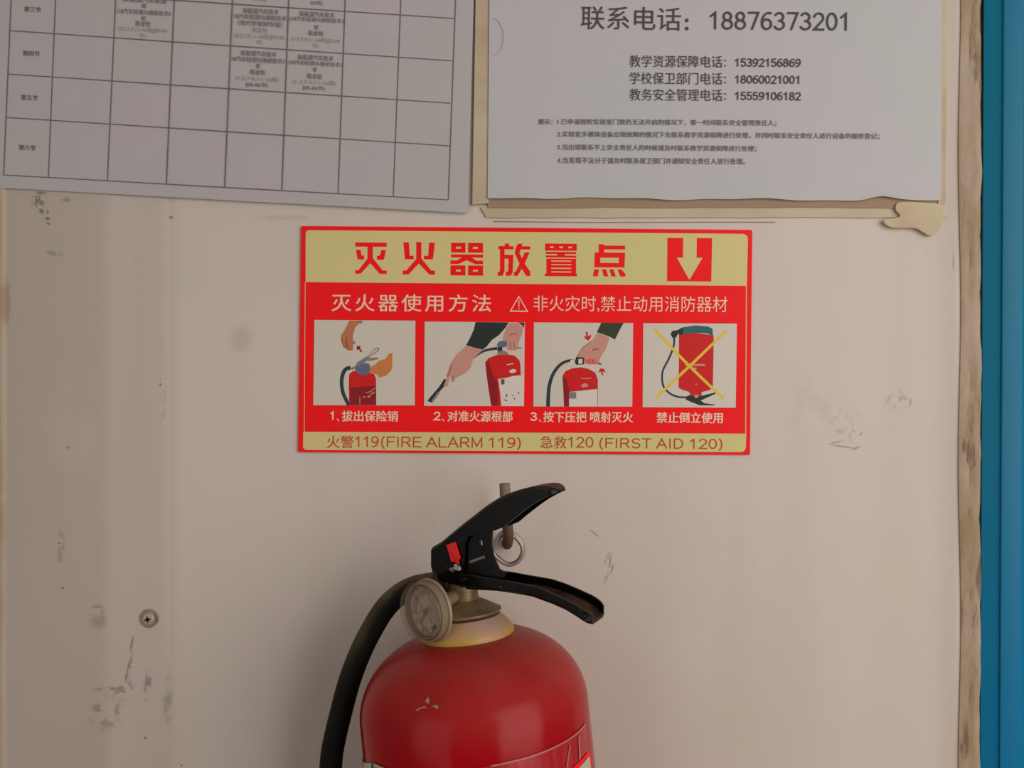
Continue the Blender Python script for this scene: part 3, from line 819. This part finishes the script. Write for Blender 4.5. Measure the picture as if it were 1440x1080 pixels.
pp(p2, 'printed_collar', m_polive, [[(860, 385), (930, 385), (975, 405), (980, 430), (860, 432)]], ox, oy)
pp(p2, 'printed_hand', m_pskin, [[(510, 330), (700, 375), (640, 430), (590, 480), (560, 580), (500, 640), (400, 690), (375, 730), (345, 715), (345, 670), (322, 700), (310, 780), (280, 795), (258, 780), (290, 700), (290, 655), (340, 520), (400, 430), (480, 360)]], ox, oy)
pp(p2, 'printed_finger_line', m_pline, [stroke([(350, 540), (322, 620), (300, 680)], 9), stroke([(365, 735), (350, 700), (370, 670)], 10)], ox, oy)
pp(p2, 'printed_sleeve', m_pdark, [[(615, 66), (985, 70), (950, 130), (880, 210), (800, 265), (740, 340), (700, 375), (610, 355), (510, 325), (560, 230), (595, 150)], [(1090, 70), (1162, 72), (1160, 130), (1130, 95)]], ox, oy)
pp(p2, 'printed_hand', m_pskin, [[(990, 75), (1085, 75), (1145, 120), (1140, 190), (1110, 260), (1092, 330), (1090, 375), (1050, 385), (970, 380), (950, 320), (920, 290), (925, 220), (960, 130)]], ox, oy)
pp(p2, 'printed_finger_line', m_pline, [stroke([(1000, 215), (1045, 195), (1080, 205)], 9), stroke([(1000, 290), (1010, 340), (1005, 370)], 7), stroke([(1045, 290), (1050, 370)], 7), stroke([(1085, 350), (1130, 358)], 12)], ox, oy)
pp(p2, 'printed_valve', m_pblue, [[(855, 320), (890, 280), (950, 280), (970, 310), (950, 345), (900, 350), (870, 345)]], ox, oy, smooth=True)
pp(p2, 'printed_valve_base', m_pdark, [[(862, 345), (915, 345), (915, 392), (865, 392)]], ox, oy)

# 3: press the lever
ox, oy = 745, 445
p3 = pic('picture_panel', q8(ox, oy, [(45, 70), (1158, 76), (1148, 1014), (40, 1012)]))
pp(p3, 'printed_sleeve', m_pgreen, [[(800, 73), (1052, 75), (1010, 150), (955, 262), (885, 225), (750, 180)]], ox, oy)
pp(p3, 'printed_bottle', m_pred, [[(382, 1012), (376, 860), (365, 670), (400, 615), (470, 585), (570, 572), (660, 590), (735, 635), (758, 700), (762, 815), (430, 850), (440, 1012)]], ox, oy)
pp(p3, 'printed_bottle_shade', m_pdred, [[(382, 1012), (376, 860), (367, 690), (410, 690), (440, 840), (440, 1012)]], ox, oy)
pp(p3, 'printed_bottle_label', m_pwhite, [[(440, 850), (600, 842), (762, 818), (772, 830), (772, 1013), (440, 1012)]], ox, oy)
pp(p3, 'printed_label_grey', m_pgrey, [[(440, 850), (520, 850), (520, 925), (440, 925)]], ox, oy)
pp(p3, 'printed_bottle_line', m_pline, [R(756, 700, 762, 1012)], ox, oy)
pp(p3, 'printed_highlight', m_pskin, [stroke([(575, 692), (640, 700), (690, 688)], 9), [(570, 775), (610, 750), (655, 765), (645, 790), (590, 800)]], ox, oy)
pp(p3, 'printed_hose', m_phose, [stroke([(505, 500), (430, 500), (340, 545), (260, 650), (215, 800), (203, 1012)], (28, 44))], ox, oy)
pp(p3, 'printed_hand', m_pskin, [[(758, 185), (890, 235), (888, 260), (850, 370), (800, 450), (765, 540), (620, 535), (600, 480), (530, 462), (525, 450), (560, 400), (600, 340), (700, 270)]], ox, oy)
pp(p3, 'printed_fingers', m_pblush, [[(620, 490), (660, 480), (690, 475), (740, 480), (766, 540), (640, 540), (615, 520)]], ox, oy, smooth=False)
pp(p3, 'printed_finger_line', m_pline, [stroke([(535, 450), (590, 355), (690, 280)], 6), stroke([(700, 385), (745, 365), (765, 375)], 12), stroke([(655, 490), (668, 530)], 6), stroke([(700, 485), (715, 530)], 6)], ox, oy)
pp(p3, 'printed_valve', m_pdark, [[(520, 455), (600, 465), (612, 470), (608, 540), (520, 545), (505, 520), (510, 490)], [(770, 520), (805, 535), (800, 545), (768, 540)]], ox, oy)
pp(p3, 'printed_valve_face', m_pwhite, [[(545, 480), (590, 480), (590, 530), (545, 535)], R(455, 488, 500, 522), [(525, 545), (550, 545), (548, 572), (520, 575)]], ox, oy)
pp(p3, 'printed_arrow', m_pred, [[(625, 172), (648, 175), (652, 225), (690, 205), (682, 240), (655, 275), (620, 250), (600, 218), (632, 232)], [(790, 585), (830, 590), (853, 632), (815, 620), (825, 665), (808, 660), (795, 620), (765, 635)]], ox, oy)

# 4: never use it upside down
ox, oy = 897, 445
p4 = pic('picture_panel', q8(ox, oy, [(55, 78), (1105, 83), (1092, 1026), (48, 1020)]))
pp(p4, 'printed_bottle', m_pred, [[(455, 205), (640, 185), (845, 215), (842, 500), (835, 810), (780, 835), (710, 850), (710, 890), (580, 880), (570, 850), (480, 820), (450, 800), (455, 500)]], ox, oy)
pp(p4, 'printed_bottle_base', m_pteal, [[(500, 125), (640, 103), (780, 115), (832, 140), (838, 220), (760, 192), (640, 186), (500, 200)]], ox, oy)
pp(p4, 'printed_nozzle', m_pdark, [[(500, 122), (500, 200), (460, 215), (445, 195), (425, 240), (380, 240), (362, 205), (378, 165), (440, 155)]], ox, oy)
pp(p4, 'printed_hose', m_phose, [stroke([(402, 240), (395, 340), (340, 480), (275, 610), (268, 720), (290, 800), (360, 870), (450, 905), (540, 910)], 22)], ox, oy)
pp(p4, 'printed_lever', m_pdark, [[(540, 900), (580, 882), (710, 892), (870, 852), (865, 870), (700, 945), (740, 975), (860, 990), (850, 1000), (690, 1000), (600, 965), (530, 935)]], ox, oy)
pp(p4, 'printed_highlight', m_pskin, [R(525, 535, 748, 558), [(620, 575), (655, 575), (650, 600), (625, 600)], R(644, 750, 654, 772), [(630, 880), (672, 880), (672, 915), (630, 915)]], ox, oy)
pp(p4, 'printed_cross', m_pyel, [stroke([(180, 150), (560, 545), (960, 930)], 30), stroke([(990, 160), (590, 545), (190, 920)], 30)], ox, oy)

# ------------------------------------------------------------------ screw on the seam
sc = thing('wall_screw', 'cross-head screw in a grubby ring beside the left seam', 'screw', P(210.5, 869, 0))
C0 = P(210.5, 869, 0); k1 = D/F
mb = MB(); mb.lathe([(13*k1, .0002), (13*k1, .0013), (11.5*k1, .0019), (9*k1, .0017), (.0001, .0017)], C0, (0, -1, 0), 32)
mb.build('washer', m_dirt, sc, smooth=40)
mb = MB(); C1 = C0+Vector((.5*k1, 0, 0))
mb.lathe([(9*k1, .0017), (9.2*k1, .0023), (8*k1, .0031), (6*k1, .0035), (3*k1, .0037), (.0001, .0037)], C1, (0, -1, 0), 32)
hd = mb.build('screw_head', m_screw, sc, smooth=50)
mb = MB()
for a in (12, 102):
    u = Vector((cos(radians(a)), 0, sin(radians(a)))); n_ = Vector((-u.z, 0, u.x)); c1 = C1+Vector((0, -.00372, 0))
    mb.prism([c1+u*5.2*k1, c1+u*3*k1+n_*1.5*k1, c1-u*3*k1+n_*1.5*k1, c1-u*5.2*k1, c1-u*3*k1-n_*1.5*k1, c1+u*3*k1-n_*1.5*k1], (0, .0015, 0))
mb.build('cross_recess', m_darkcut, hd)

# ------------------------------------------------------------------ the hook
hk = MB()
pts = spline([Vector((P(712, 765, 0).x, .01, P(712, 765, .0).z)), P(713, 765, .010), P(713.5, 764, .020), P(714.5, 757, .0245), P(714, 742, .0265), P(711.5, 715, .0265), P(710, 684, .0265), P(709.8, 680, .0265)], 6)
hk.tube(pts, [.0034]*(len(pts)-3)+[.0033, .0029, .0018], 16)
tag(hk.build('wall_hook', m_rust, smooth=50), 'rusty iron hook on the wall behind the black lever', 'hook')

# ------------------------------------------------------------------ the extinguisher
DA = .0752; TH = radians(5.8)
LEAN = radians(4.5)
AX = Vector((-sin(TH), sin(LEAN), cos(TH))).normalized()
A0 = P(668.5, 1000, DA); PM = (D-DA)/F     # metres per pixel at the axis
base = A0-AX*.40
ex = thing('fire_extinguisher', 'red handheld fire extinguisher with black levers and hose, hanging below the sign', 'fire extinguisher', base)
RB = .0640
mb = MB(); prof = [(RB-.006, -.400), (RB-.001, -.398), (RB, -.393), (RB, -.12)]
for i in range(0, 8): prof.append((RB, -.12+i*.0145))
H0 = .0430; S0 = .0025; EX = .80
for i in range(1, 25):
    a = i/24*radians(66)
    prof.append((RB*cos(a)**EX, S0+H0*sin(a)))
prof += [(.024, S0+H0*.94), (.012, S0+H0*.955), (.0001, S0+H0*.955)]
mb.lathe(prof, A0, AX, 96)
body = mb.build('bottle', m_red, ex, smooth=60)
mb = MB(); mb.lathe([(RB+.0004, -.402), (RB+.002, -.400), (RB+.002, -.372), (RB+.0003, -.370)], A0, AX, 64)
mb.build('base_ring', m_black, ex, smooth=40)
# yellow collar
mb = MB(); mb.lathe([(.020, .0385), (.0260, .0400), (.0264, .0408), (.0264, .0444), (.0256, .0462), (.0234, .0490), (.0200, .0522), (.0190, .0530), (.012, .0530)], A0, AX, 72)
mb.build('collar', m_ring, ex, smooth=35)
# brass flange and neck
mb = MB(); mb.lathe([(.012, .0532), (.0190, .0540), (.0202, .0550), (.0202, .0560), (.0186, .0568), (.0140, .0594), (.0108, .0612), (.0085, .0622), (.0078, .064), (.0078, .0672), (.0086, .0676), (.0086, .073)], A0, AX, 56)
mb.build('flange', m_brass, ex, smooth=35)

# handle frame: the levers point right and towards the viewer
PHI = radians(28)
HU = Vector((cos(PHI), -sin(PHI), 0)); HW = Vector((-sin(PHI), -cos(PHI), 0)); HZ = Vector((0, 0, 1))
O = A0+AX*.0735
def hp(px, py, w_):
    r_ = ray(px, py); t_ = (w_-(CAM-O).dot(HW))/r_.dot(HW)
    q = CAM+r_*t_-O
    return (q.dot(HU), q.z)
def H3(u, z, w_): return O+HU*u+HZ*z+HW*w_
def interp(c_, u):
    if u <= c_[0][0]: return c_[0][1]
    for a, b in zip(c_, c_[1:]):
        if u <= b[0]: return lerp(a[1], b[1], (u-a[0])/max(b[0]-a[0], 1e-9))
    return c_[-1][1]
def channel(st, t=.0014, opening=-1):
    """st: list of (u, zweb, zedge, halfwidth). opening -1: legs hang below the web"""
    rings = []
    for u, zw, ze, hw in st:
        s_ = 1 if zw > ze else -1
        ch = min(.0016, abs(zw-ze)*.45, hw*.3); tt_ = min(t, abs(zw-ze)*.6)
        out_ = [(hw, ze), (hw, zw-s_*ch), (hw-ch, zw), (-hw+ch, zw), (-hw, zw-s_*ch), (-hw, ze)]
        inn_ = [(hw-t, ze), (hw-t, zw-s_*max(ch, tt_)), (hw-ch-t*.5, zw-s_*tt_), (-hw+ch+t*.5, zw-s_*tt_), (-hw+t, zw-s_*max(ch, tt_)), (-hw+t, ze)]
        rings.append([H3(u, z, w_) for w_, z in out_+inn_[::-1]])
    n = 12; v = [q for r_ in rings for q in r_]; f = []
    for i in range(len(rings)-1):
        for k in range(n):
            f.append((i*n+k, i*n+(k+1) % n, (i+1)*n+(k+1) % n, (i+1)*n+k))
    for b in (0, (len(rings)-1)*n):
        for k in range(5): f.append((b+k, b+k+1, b+10-k, b+11-k))
    return v, f
# upper lever: far top outline and near bottom outline of the photograph's lever
W1 = .0088
topc = [(600, 800), (604.5, 789), (606, 782), (610, 777), (626, 764.5), (642, 755), (671.8, 730.5), (687.6, 718.5), (703, 706.5), (720, 695.5), (735, 688.5), (750, 683.5), (765, 680), (778, 678.4), (787, 678.6), (793, 680.5), (798, 684)]
botc = [(606, 796), (609, 808), (614, 815), (636, 822), (648, 822), (652, 818), (653, 775), (654, 756), (668, 752), (680, 749), (696, 746), (709, 741), (720.7, 731), (729.6, 724), (741.5, 714.8), (752, 707.4), (766.7, 699.2), (783, 692.4), (793, 688.6), (798, 685.8)]
Tc = sorted(hp(x, y, -W1) for x, y in topc); Bc = sorted(hp(x, y, W1) for x, y in botc)
ua, ub = max(Tc[0][0], Bc[0][0]), min(Tc[-1][0], Bc[-1][0])+.001
st = []; N = 64
for i in range(N+1):
    u = lerp(ua, ub, i/N)
    zt, zb = interp(Tc, u), interp(Bc, u)
    if zt-zb < .0016: zb = zt-.0016
    tip = max(0, (i/N-.93)/.07); hw = W1*sqrt(max(.05, 1-.8*tip*tip))
    st.append((u, zt, zb, hw))
v, f = channel(st)
obj('lever', v, f, m_black, ex, smooth=35, bevel=.0003)
# lower handle: near bottom outline = floor of an upward-open channel, far top outline = wall edge
W2 = .0095
nb_ = [(640, 826), (662, 828), (687.6, 830), (700, 832.5), (723.6, 836), (747, 839.8), (759, 843.8), (776.7, 849.9), (794.5, 857.5), (806.3, 864), (818, 871.5), (826.3, 877.5), (831, 880), (836, 882)]
ft_ = [(650, 796), (690, 799), (700, 801.2), (721, 804), (741, 807.7), (759, 811), (776.7, 814.4), (794.5, 820.7), (812, 828.4), (832, 838), (845, 846.5), (853.5, 853.5), (858, 858)]
print('lower:', [tuple(round(c_*1000, 1) for c_ in hp(x, y, W2)) for x, y in nb_][-4:], [tuple(round(c_*1000, 1) for c_ in hp(x, y, -W2)) for x, y in ft_][-4:])
Fc = sorted(hp(x, y, W2) for x, y in nb_); Ec = sorted(hp(x, y, -W2) for x, y in ft_)
ua, ub = Fc[0][0], hp(831.5, 880, W2)[0]
st = []
for i in range(N+1):
    u = lerp(ua, ub, i/N); t_ = i/N
    zf, ze = interp(Fc, u), interp(Ec, u)
    if ze-zf < .0018: ze = zf+.0018
    hw = W2+.0022*max(0, (t_-.45)/.55)
    tip = max(0, (t_-.93)/.07); hw *= sqrt(max(.2, 1-.45*tip*tip))
    st.append((u, zf, ze, hw))
v, f = channel(st)
print('wall h', [round((s_[2]-s_[1])*1000, 1) for s_ in st[::8]])
obj('handle', v, f, m_black, ex, smooth=35, bevel=.0003)
# bracket side plates joining the levers to the valve, each with a see-through hole
bro = [(648, 790), (655, 770), (668, 750), (692, 743), (690.7, 767.6), (693.9, 783), (701.7, 800.6), (712, 806), (700, 831), (662, 829), (640, 826), (638, 805)]
brf = [(638, 805), (645, 780), (652, 772), (654, 776), (655, 790), (664, 806), (672, 829), (662, 829), (640, 826)]
brk = MB()
for w_ in (.0066, -.0066):
    o3 = [H3(*hp(x, y, .0066), w_) for x, y in (bro if w_ > 0 else brf)]
    h3 = [H3(*hp(676.3+2.4*cos(t_)+.6*sin(t_), 763.5+4.6*sin(t_), w_), w_) for t_ in [2*pi*i/12 for i in range(12)]]
    th_ = HW*(-.0014 if w_ > 0 else .0014); no_ = len(o3); nh_ = len(h3)
    if w_ < 0: h3 = []
    nh_ = len(h3)
    tri_ = tessellate_polygon([o3, h3[::-1]] if h3 else [o3]); pts_ = o3+h3[::-1]
    n = len(pts_); vv = pts_+[p+th_ for p in pts_]
    ff = list(tri_)+[tuple(i+n for i in q[::-1]) for q in tri_]
    ff += [(i, (i+1) % no_, (i+1) % no_+n, i+n) for i in range(no_)]
    ff += [(no_+i, no_+(i+1) % nh_, no_+(i+1) % nh_+n, no_+i+n) for i in range(nh_)]
    brk.add(vv, ff)
brk.build('bracket', m_black, ex)
# valve body under the levers
mb = MB()
mb.lathe([(.0084, .0700), (.0088, .0705), (.0088, .0735), (.0072, .0745), (.0072, .0840), (.0060, .0850), (.004, .0855)], A0, AX, 32)
mb.tube([O+HU*.002-HZ*.004, O-HU*.008-HZ*.0038, O-HU*.0145-HZ*.0034], .0052, 20)
mb.build('valve_body', m_brass, ex, smooth=35)
# pins
mb = MB(); mb.tube([H3(*hp(662, 790, .0075), .0075), H3(*hp(681.5, 783, .0075), .0075)], .0011, 12)
mb.tube([H3(*hp(658, 812, .0075), .0090), H3(*hp(658, 812, .0075), .0060)], .0016, 14)
mb.build('cross_pin', m_pin, ex, smooth=40)
# safety pin and seal
sp_ = H3(*hp(638, 801, W1+.001), W1+.0015)
mb = MB(); mb.tube([sp_-HW*.012, sp_, sp_+HW*.0010], .0010, 12); 
a3 = H3(*hp(634, 801, W1+.0015), W1+.0015); b3 = H3(*hp(646, 797, W1+.0015), W1+.0015)
mb.tube([a3, b3], [.0014, .0010], 12)
mb.build('safety_pin', m_pin, ex, smooth=40)
random.seed(3)
mb = MB(); cr = []
c3 = H3(*hp(644.5, 800.5, W1+.001), W1+.0018)
for i in range(7):
    q = c3+HU*(random.uniform(-.0022, .0022))+HZ*random.uniform(-.0022, .0026)+HW*random.uniform(-.0005, .001)
    cr.append(q)
mb.tube(spline(cr, 3, True), .0004, 6, True)
cr2 = [c3+HU*(random.uniform(-.002, .002))+HZ*random.uniform(-.002, .003) for i in range(6)]
mb.tube(spline(cr2, 3, True), .0004, 6, True)
mb.build('seal_wire', m_seal, ex, smooth=40)
tagp = [(627.5, 766.5), (640, 762), (648, 785), (645, 788), (646.5, 793.5), (641.5, 795), (640, 790), (634.5, 790)]
mb = MB(); mb.prism([H3(*hp(x, y, W1+.0012), W1+.0012+(.0006 if i in (2, 3, 4) else 0)) for i, (x, y) in enumerate(tagp)], -HW*.0009)
o = mb.build('seal_tag', m_tag, ex, bevel=.0002); o['label'] = 'small red plastic seal tag'
# pull ring behind the lever
rp_ = [(693.5, 777.5), (703, 787), (712.5, 792.8), (721, 793), (729.5, 788), (735, 777.5), (734.5, 765.5), (727, 755), (716, 748.5), (706, 749.5), (700, 757), (695.5, 768)]
mb = MB(); mb.tube(spline([P(x, y, .0190+.0006*sin(i)) for i, (x, y) in enumerate(rp_)], 5, True), .00155, 10, True)
mb.tube(spline([P(714+(x-714)*.955, 770.5+(y-770.5)*.955+2.0, .0212) for i, (x, y) in enumerate(rp_)], 5, True), .0012, 10, True)
mb.build('pull_ring', m_steel, ex, smooth=60)
# hose
hpts = [(618, 820, .072), (600, 822, .062), (582, 826, .055), (562, 836, .052), (542, 855, .053), (523.5, 884, .055), (507, 917, .058), (492, 956, .060),
        (479, 1004, .061), (468.5, 1050, .062), (465, 1083, .062), (462, 1160, .062), (466, 1300, .062), (476, 1460, .062), (484, 1640, .062)]
mb = MB(); mb.tube(spline([P(*q) for q in hpts], 8), .00655, 24)
hose = mb.build('hose', m_hose, ex, smooth=60)
mb = MB(); mb.tube([P(484, 1630, .062), P(486, 1700, .062), P(488, 1800, .062)], [.0075, .009, .012], 24)
mb.build('nozzle', m_black, ex, smooth=50)
mb = MB(); mb.tube([P(618, 821, .072), P(607, 822, .066), P(601, 823, .0625)], .0062, 24)
mb.build('hose_fitting', m_brass, ex, smooth=40)
# gauge
GA = radians(43)
GD = Vector((-sin(GA), -cos(GA), -.03)).normalized()
gf = P(597, 859.5, .0)                     # pixel of the dial centre
G0 = O+HZ*(-.0035)
rr_ = ray(589.5, 863); 
# put the gauge face .034 m out from the valve axis, on the sight line of its pixel
best = min((abs(((CAM+rr_*t_)-G0).xy.length-.034), t_) for t_ in [.30+.0005*i for i in range(280)] if (CAM+rr_*t_).y < G0.y-.01)
GC = CAM+rr_*best[1]
print('gauge centre', GC, 'axis', O)
mb = MB(); mb.tube([G0+Vector((0, 0, -.003)), GC-GD*.0115], .0038, 20); mb.build('gauge_stem', m_brass, ex, smooth=40)
mb = MB()
mb.lathe([(.006, -.0120), (.0125, -.0115), (.0150, -.0102), (.0158, -.0085), (.0158, -.0030), (.0150, -.0030), (.0146, -.0075), (.0001, -.0075)], GC, GD, 56)
gb = mb.build('gauge_case', m_case, ex, smooth=40)
ref = Vector((0, 0, 1))
mb = MB(); mb.lathe([(.0148, -.0072), (.0142, -.0020), (.0136, -.0020), (.0136, -.0072)], GC, GD, 56); mb.build('gauge_liner', m_casein, gb, smooth=40)
mb = MB(); mb.lathe([(.0134, -.0070), (.0134, -.0050), (.0001, -.0050)], GC, GD, 48); dl = mb.build('dial', m_dial, gb)
gu = (ref-GD*ref.dot(GD)).normalized(); gw = GD.cross(gu)
def arc(name, m, a0, a1, r0, r1, h):
    mb = MB(); n = 16; v = []
    for i in range(n+1):
        a = radians(lerp(a0, a1, i/n))
        dd_ = gu*cos(a)+gw*sin(a); v += [GC+GD*h+dd_*r0, GC+GD*h+dd_*r1]
    mb.add(v, [(2*i, 2*i+1, 2*i+3, 2*i+2) for i in range(n)]); return mb.build(name, m, gb)
arc('dial_red_band', m_dred, 60, 110, .0080, .0104, -.0047)
arc('dial_green_band', m_dgreen, -152, -126, .0086, .0112, -.0047)
arc('dial_yellow_band', m_dyel, -110, -40, .0080, .0104, -.0047)
mb = MB(); mb.prism([GC+GD*-.0040+gu*.0005, GC+GD*-.0040+(gw*.6-gu).normalized()*.009, GC+GD*-.0040-gu*.0005-gw*.0009], -GD*.0003)
mb.lathe([(.0012, -.0049), (.0012, -.0036), (.0001, -.0034)], GC, GD, 16); mb.build('needle', m_dneedle, gb)
mb = MB(); lp = [(.0163, -.0080), (.0167, -.0060), (.0167, -.0012), (.0160, .0004), (.0146, .0010), (.0138, .0006), (.0132, .0002)]
lp += [(.0132*cos(radians(a)), .0002+.0022*sin(radians(a))) for a in (20, 40, 60, 80)]+[(.0001, .0024)]
mb.lathe(lp, GC, GD, 64); mb.build('gauge_lens', m_clear, gb, smooth=50)
mb = MB(); mb.lathe([(.0158, -.0090), (.0171, -.0086), (.0171, -.0074), (.0169, -.0070)], GC, GD, 64); mb.build('gauge_rim', m_case, gb, smooth=30)

# ------------------------------------------------------------------ label wrapped round the bottle
FX = AX.cross(Vector((0, -1, 0))).normalized()*-1; FX = FX if FX.x > 0 else -FX; FY = AX.cross(FX)
if FY.y > 0: FY = -FY
def cyl(px, py, r=RB):
    """pixel -> angle round the bottle (0 = towards the viewer) and height along its axis"""
    d_ = ray(px, py); o_ = CAM-A0
    dx, dy, dz = d_.dot(FX), d_.dot(FY), d_.dot(AX); ox_, oy_, oz_ = o_.dot(FX), o_.dot(FY), o_.dot(AX)
    a = dx*dx+dy*dy; b = 2*(dx*ox_+dy*oy_); c_ = ox_*ox_+oy_*oy_-r*r
    disc = max(b*b-4*a*c_, 0); t_ = (-b-sqrt(disc))/(2*a)
    return (math.degrees(math.atan2(dx*t_+ox_, dy*t_+oy_)), dz*t_+oz_)
def onc(th, s_, r): return A0+FX*sin(radians(th))*r+FY*cos(radians(th))*r+AX*s_
def wrap(top, bot, r, name, m, n=60):
    """band between two (angle,height) polylines"""
    a0 = max(top[0][0], bot[0][0]); a1 = min(top[-1][0], bot[-1][0]); v = []
    for i in range(n+1):
        th = lerp(a0, a1, i/n); zt, zb = interp(top, th), interp(bot, th)
        v += [onc(th, zt, r), onc(th, zt, r-.0002), onc(th, zb, r), onc(th, zb, r-.0002)]
    f = []
    for i in range(n):
        k = 4*i
        f += [(k, k+4, k+6, k+2), (k, k+1, k+5, k+4), (k+2, k+6, k+7, k+3)]
    f += [(0, 2, 3, 1), (4*n, 4*n+1, 4*n+3, 4*n+2)]
    return obj(name, v, f, m, ex, smooth=60)
tops = sorted(cyl(x, y) for x, y in [(506.5, 1066), (512, 1071), (527, 1071.5), (545, 1080), (560, 1086), (600, 1090), (640, 1086), (690, 1075.5), (720, 1069), (751, 1060.5), (775, 1051), (800, 1037.5), (814, 1026), (822, 1016)])
print('label tops', [(round(a), round(b*1000)) for a, b in tops])
bots = [(a, -.26) for a, b in tops]
wrap(tops, bots, RB+.00035, 'label_film', m_film)
edge = [(a, b-.0012) for a, b in tops]
sel = [q for q in tops if q[0] > cyl(680, 1078)[0]]
wrap(sel, [(a, b-.0009) for a, b in sel], RB+.0006, 'label_film_edge', m_filmedge)
def patch(name, m, pts, r):
    mb = MB(); out_ = []
    cy = [cyl(x, y) for x, y in pts]
    mb.prism([onc(a, b, r) for a, b in cy], FY*-.0003)
    return mb.build(name, m, ex)
def panel(m, pts, r):
    t_ = sorted(cyl(x, y) for x, y in pts)
    wrap(t_, [(a, -.25) for a, b in t_], r, 'label_panel', m, 16)
panel(m_cream, [(512.5, 1071.5), (527, 1072.5), (544, 1080), (548, 1082)], RB+.0008)
patch('label_mark', m_ink, [(525.2, 1072.5), (527, 1072.6), (527.5, 1084), (526, 1084)], RB+.0013)
patch('label_mark', m_ink, [(530, 1079), (532, 1078.5), (533, 1084), (531, 1084)], RB+.0013)
panel(m_sred, [(803, 1082), (806, 1077), (824, 1058), (828.5, 1059)], RB+.0008)
panel(m_cream, [(809, 1083), (811, 1080), (824.5, 1064), (826.5, 1066)], RB+.0012)
patch('label_mark', m_filmedge, [(811.5, 1036), (813.5, 1034), (815, 1066), (812.5, 1068)], RB+.0008)
patch('label_mark', m_filmedge, [(799, 1048), (800.5, 1047), (797, 1078), (794.5, 1079)], RB+.0008)
# chipped paint on the shoulder
def chip(pts):
    mb = MB(); out_ = []
    for x, y in pts:
        # walk along the sight line until the painted surface is met
        r_ = ray(x, y); t_ = .30
        while t_ < .46:
            q = CAM+r_*t_-A0; s_ = q.dot(AX); rad = (q-AX*s_).length
            if s_ <= S0: lim = RB
            else:
                a = math.asin(min(1, (s_-S0)/H0)); lim = RB*cos(a)**EX
            if rad <= lim+.0002: break
            t_ += .0002
        out_.append(CAM+r_*t_)
    mb.prism(out_, Vector((0, .0006, 0))); return mb
mb = MB()
for q in ([(598, 985), (602, 980), (604, 984), (603, 990), (599, 988)], [(584, 999), (590, 995), (598, 993), (600, 996), (593, 996), (586, 1000)], [(607, 993), (614, 991), (617, 994), (615, 998), (612, 995)]):
    c_ = chip(q); mb.add(c_.v, c_.f)
mb.build('paint_chip', m_chip, ex)

for o in bpy.data.objects:
    if '_w' in o: del o['_w']
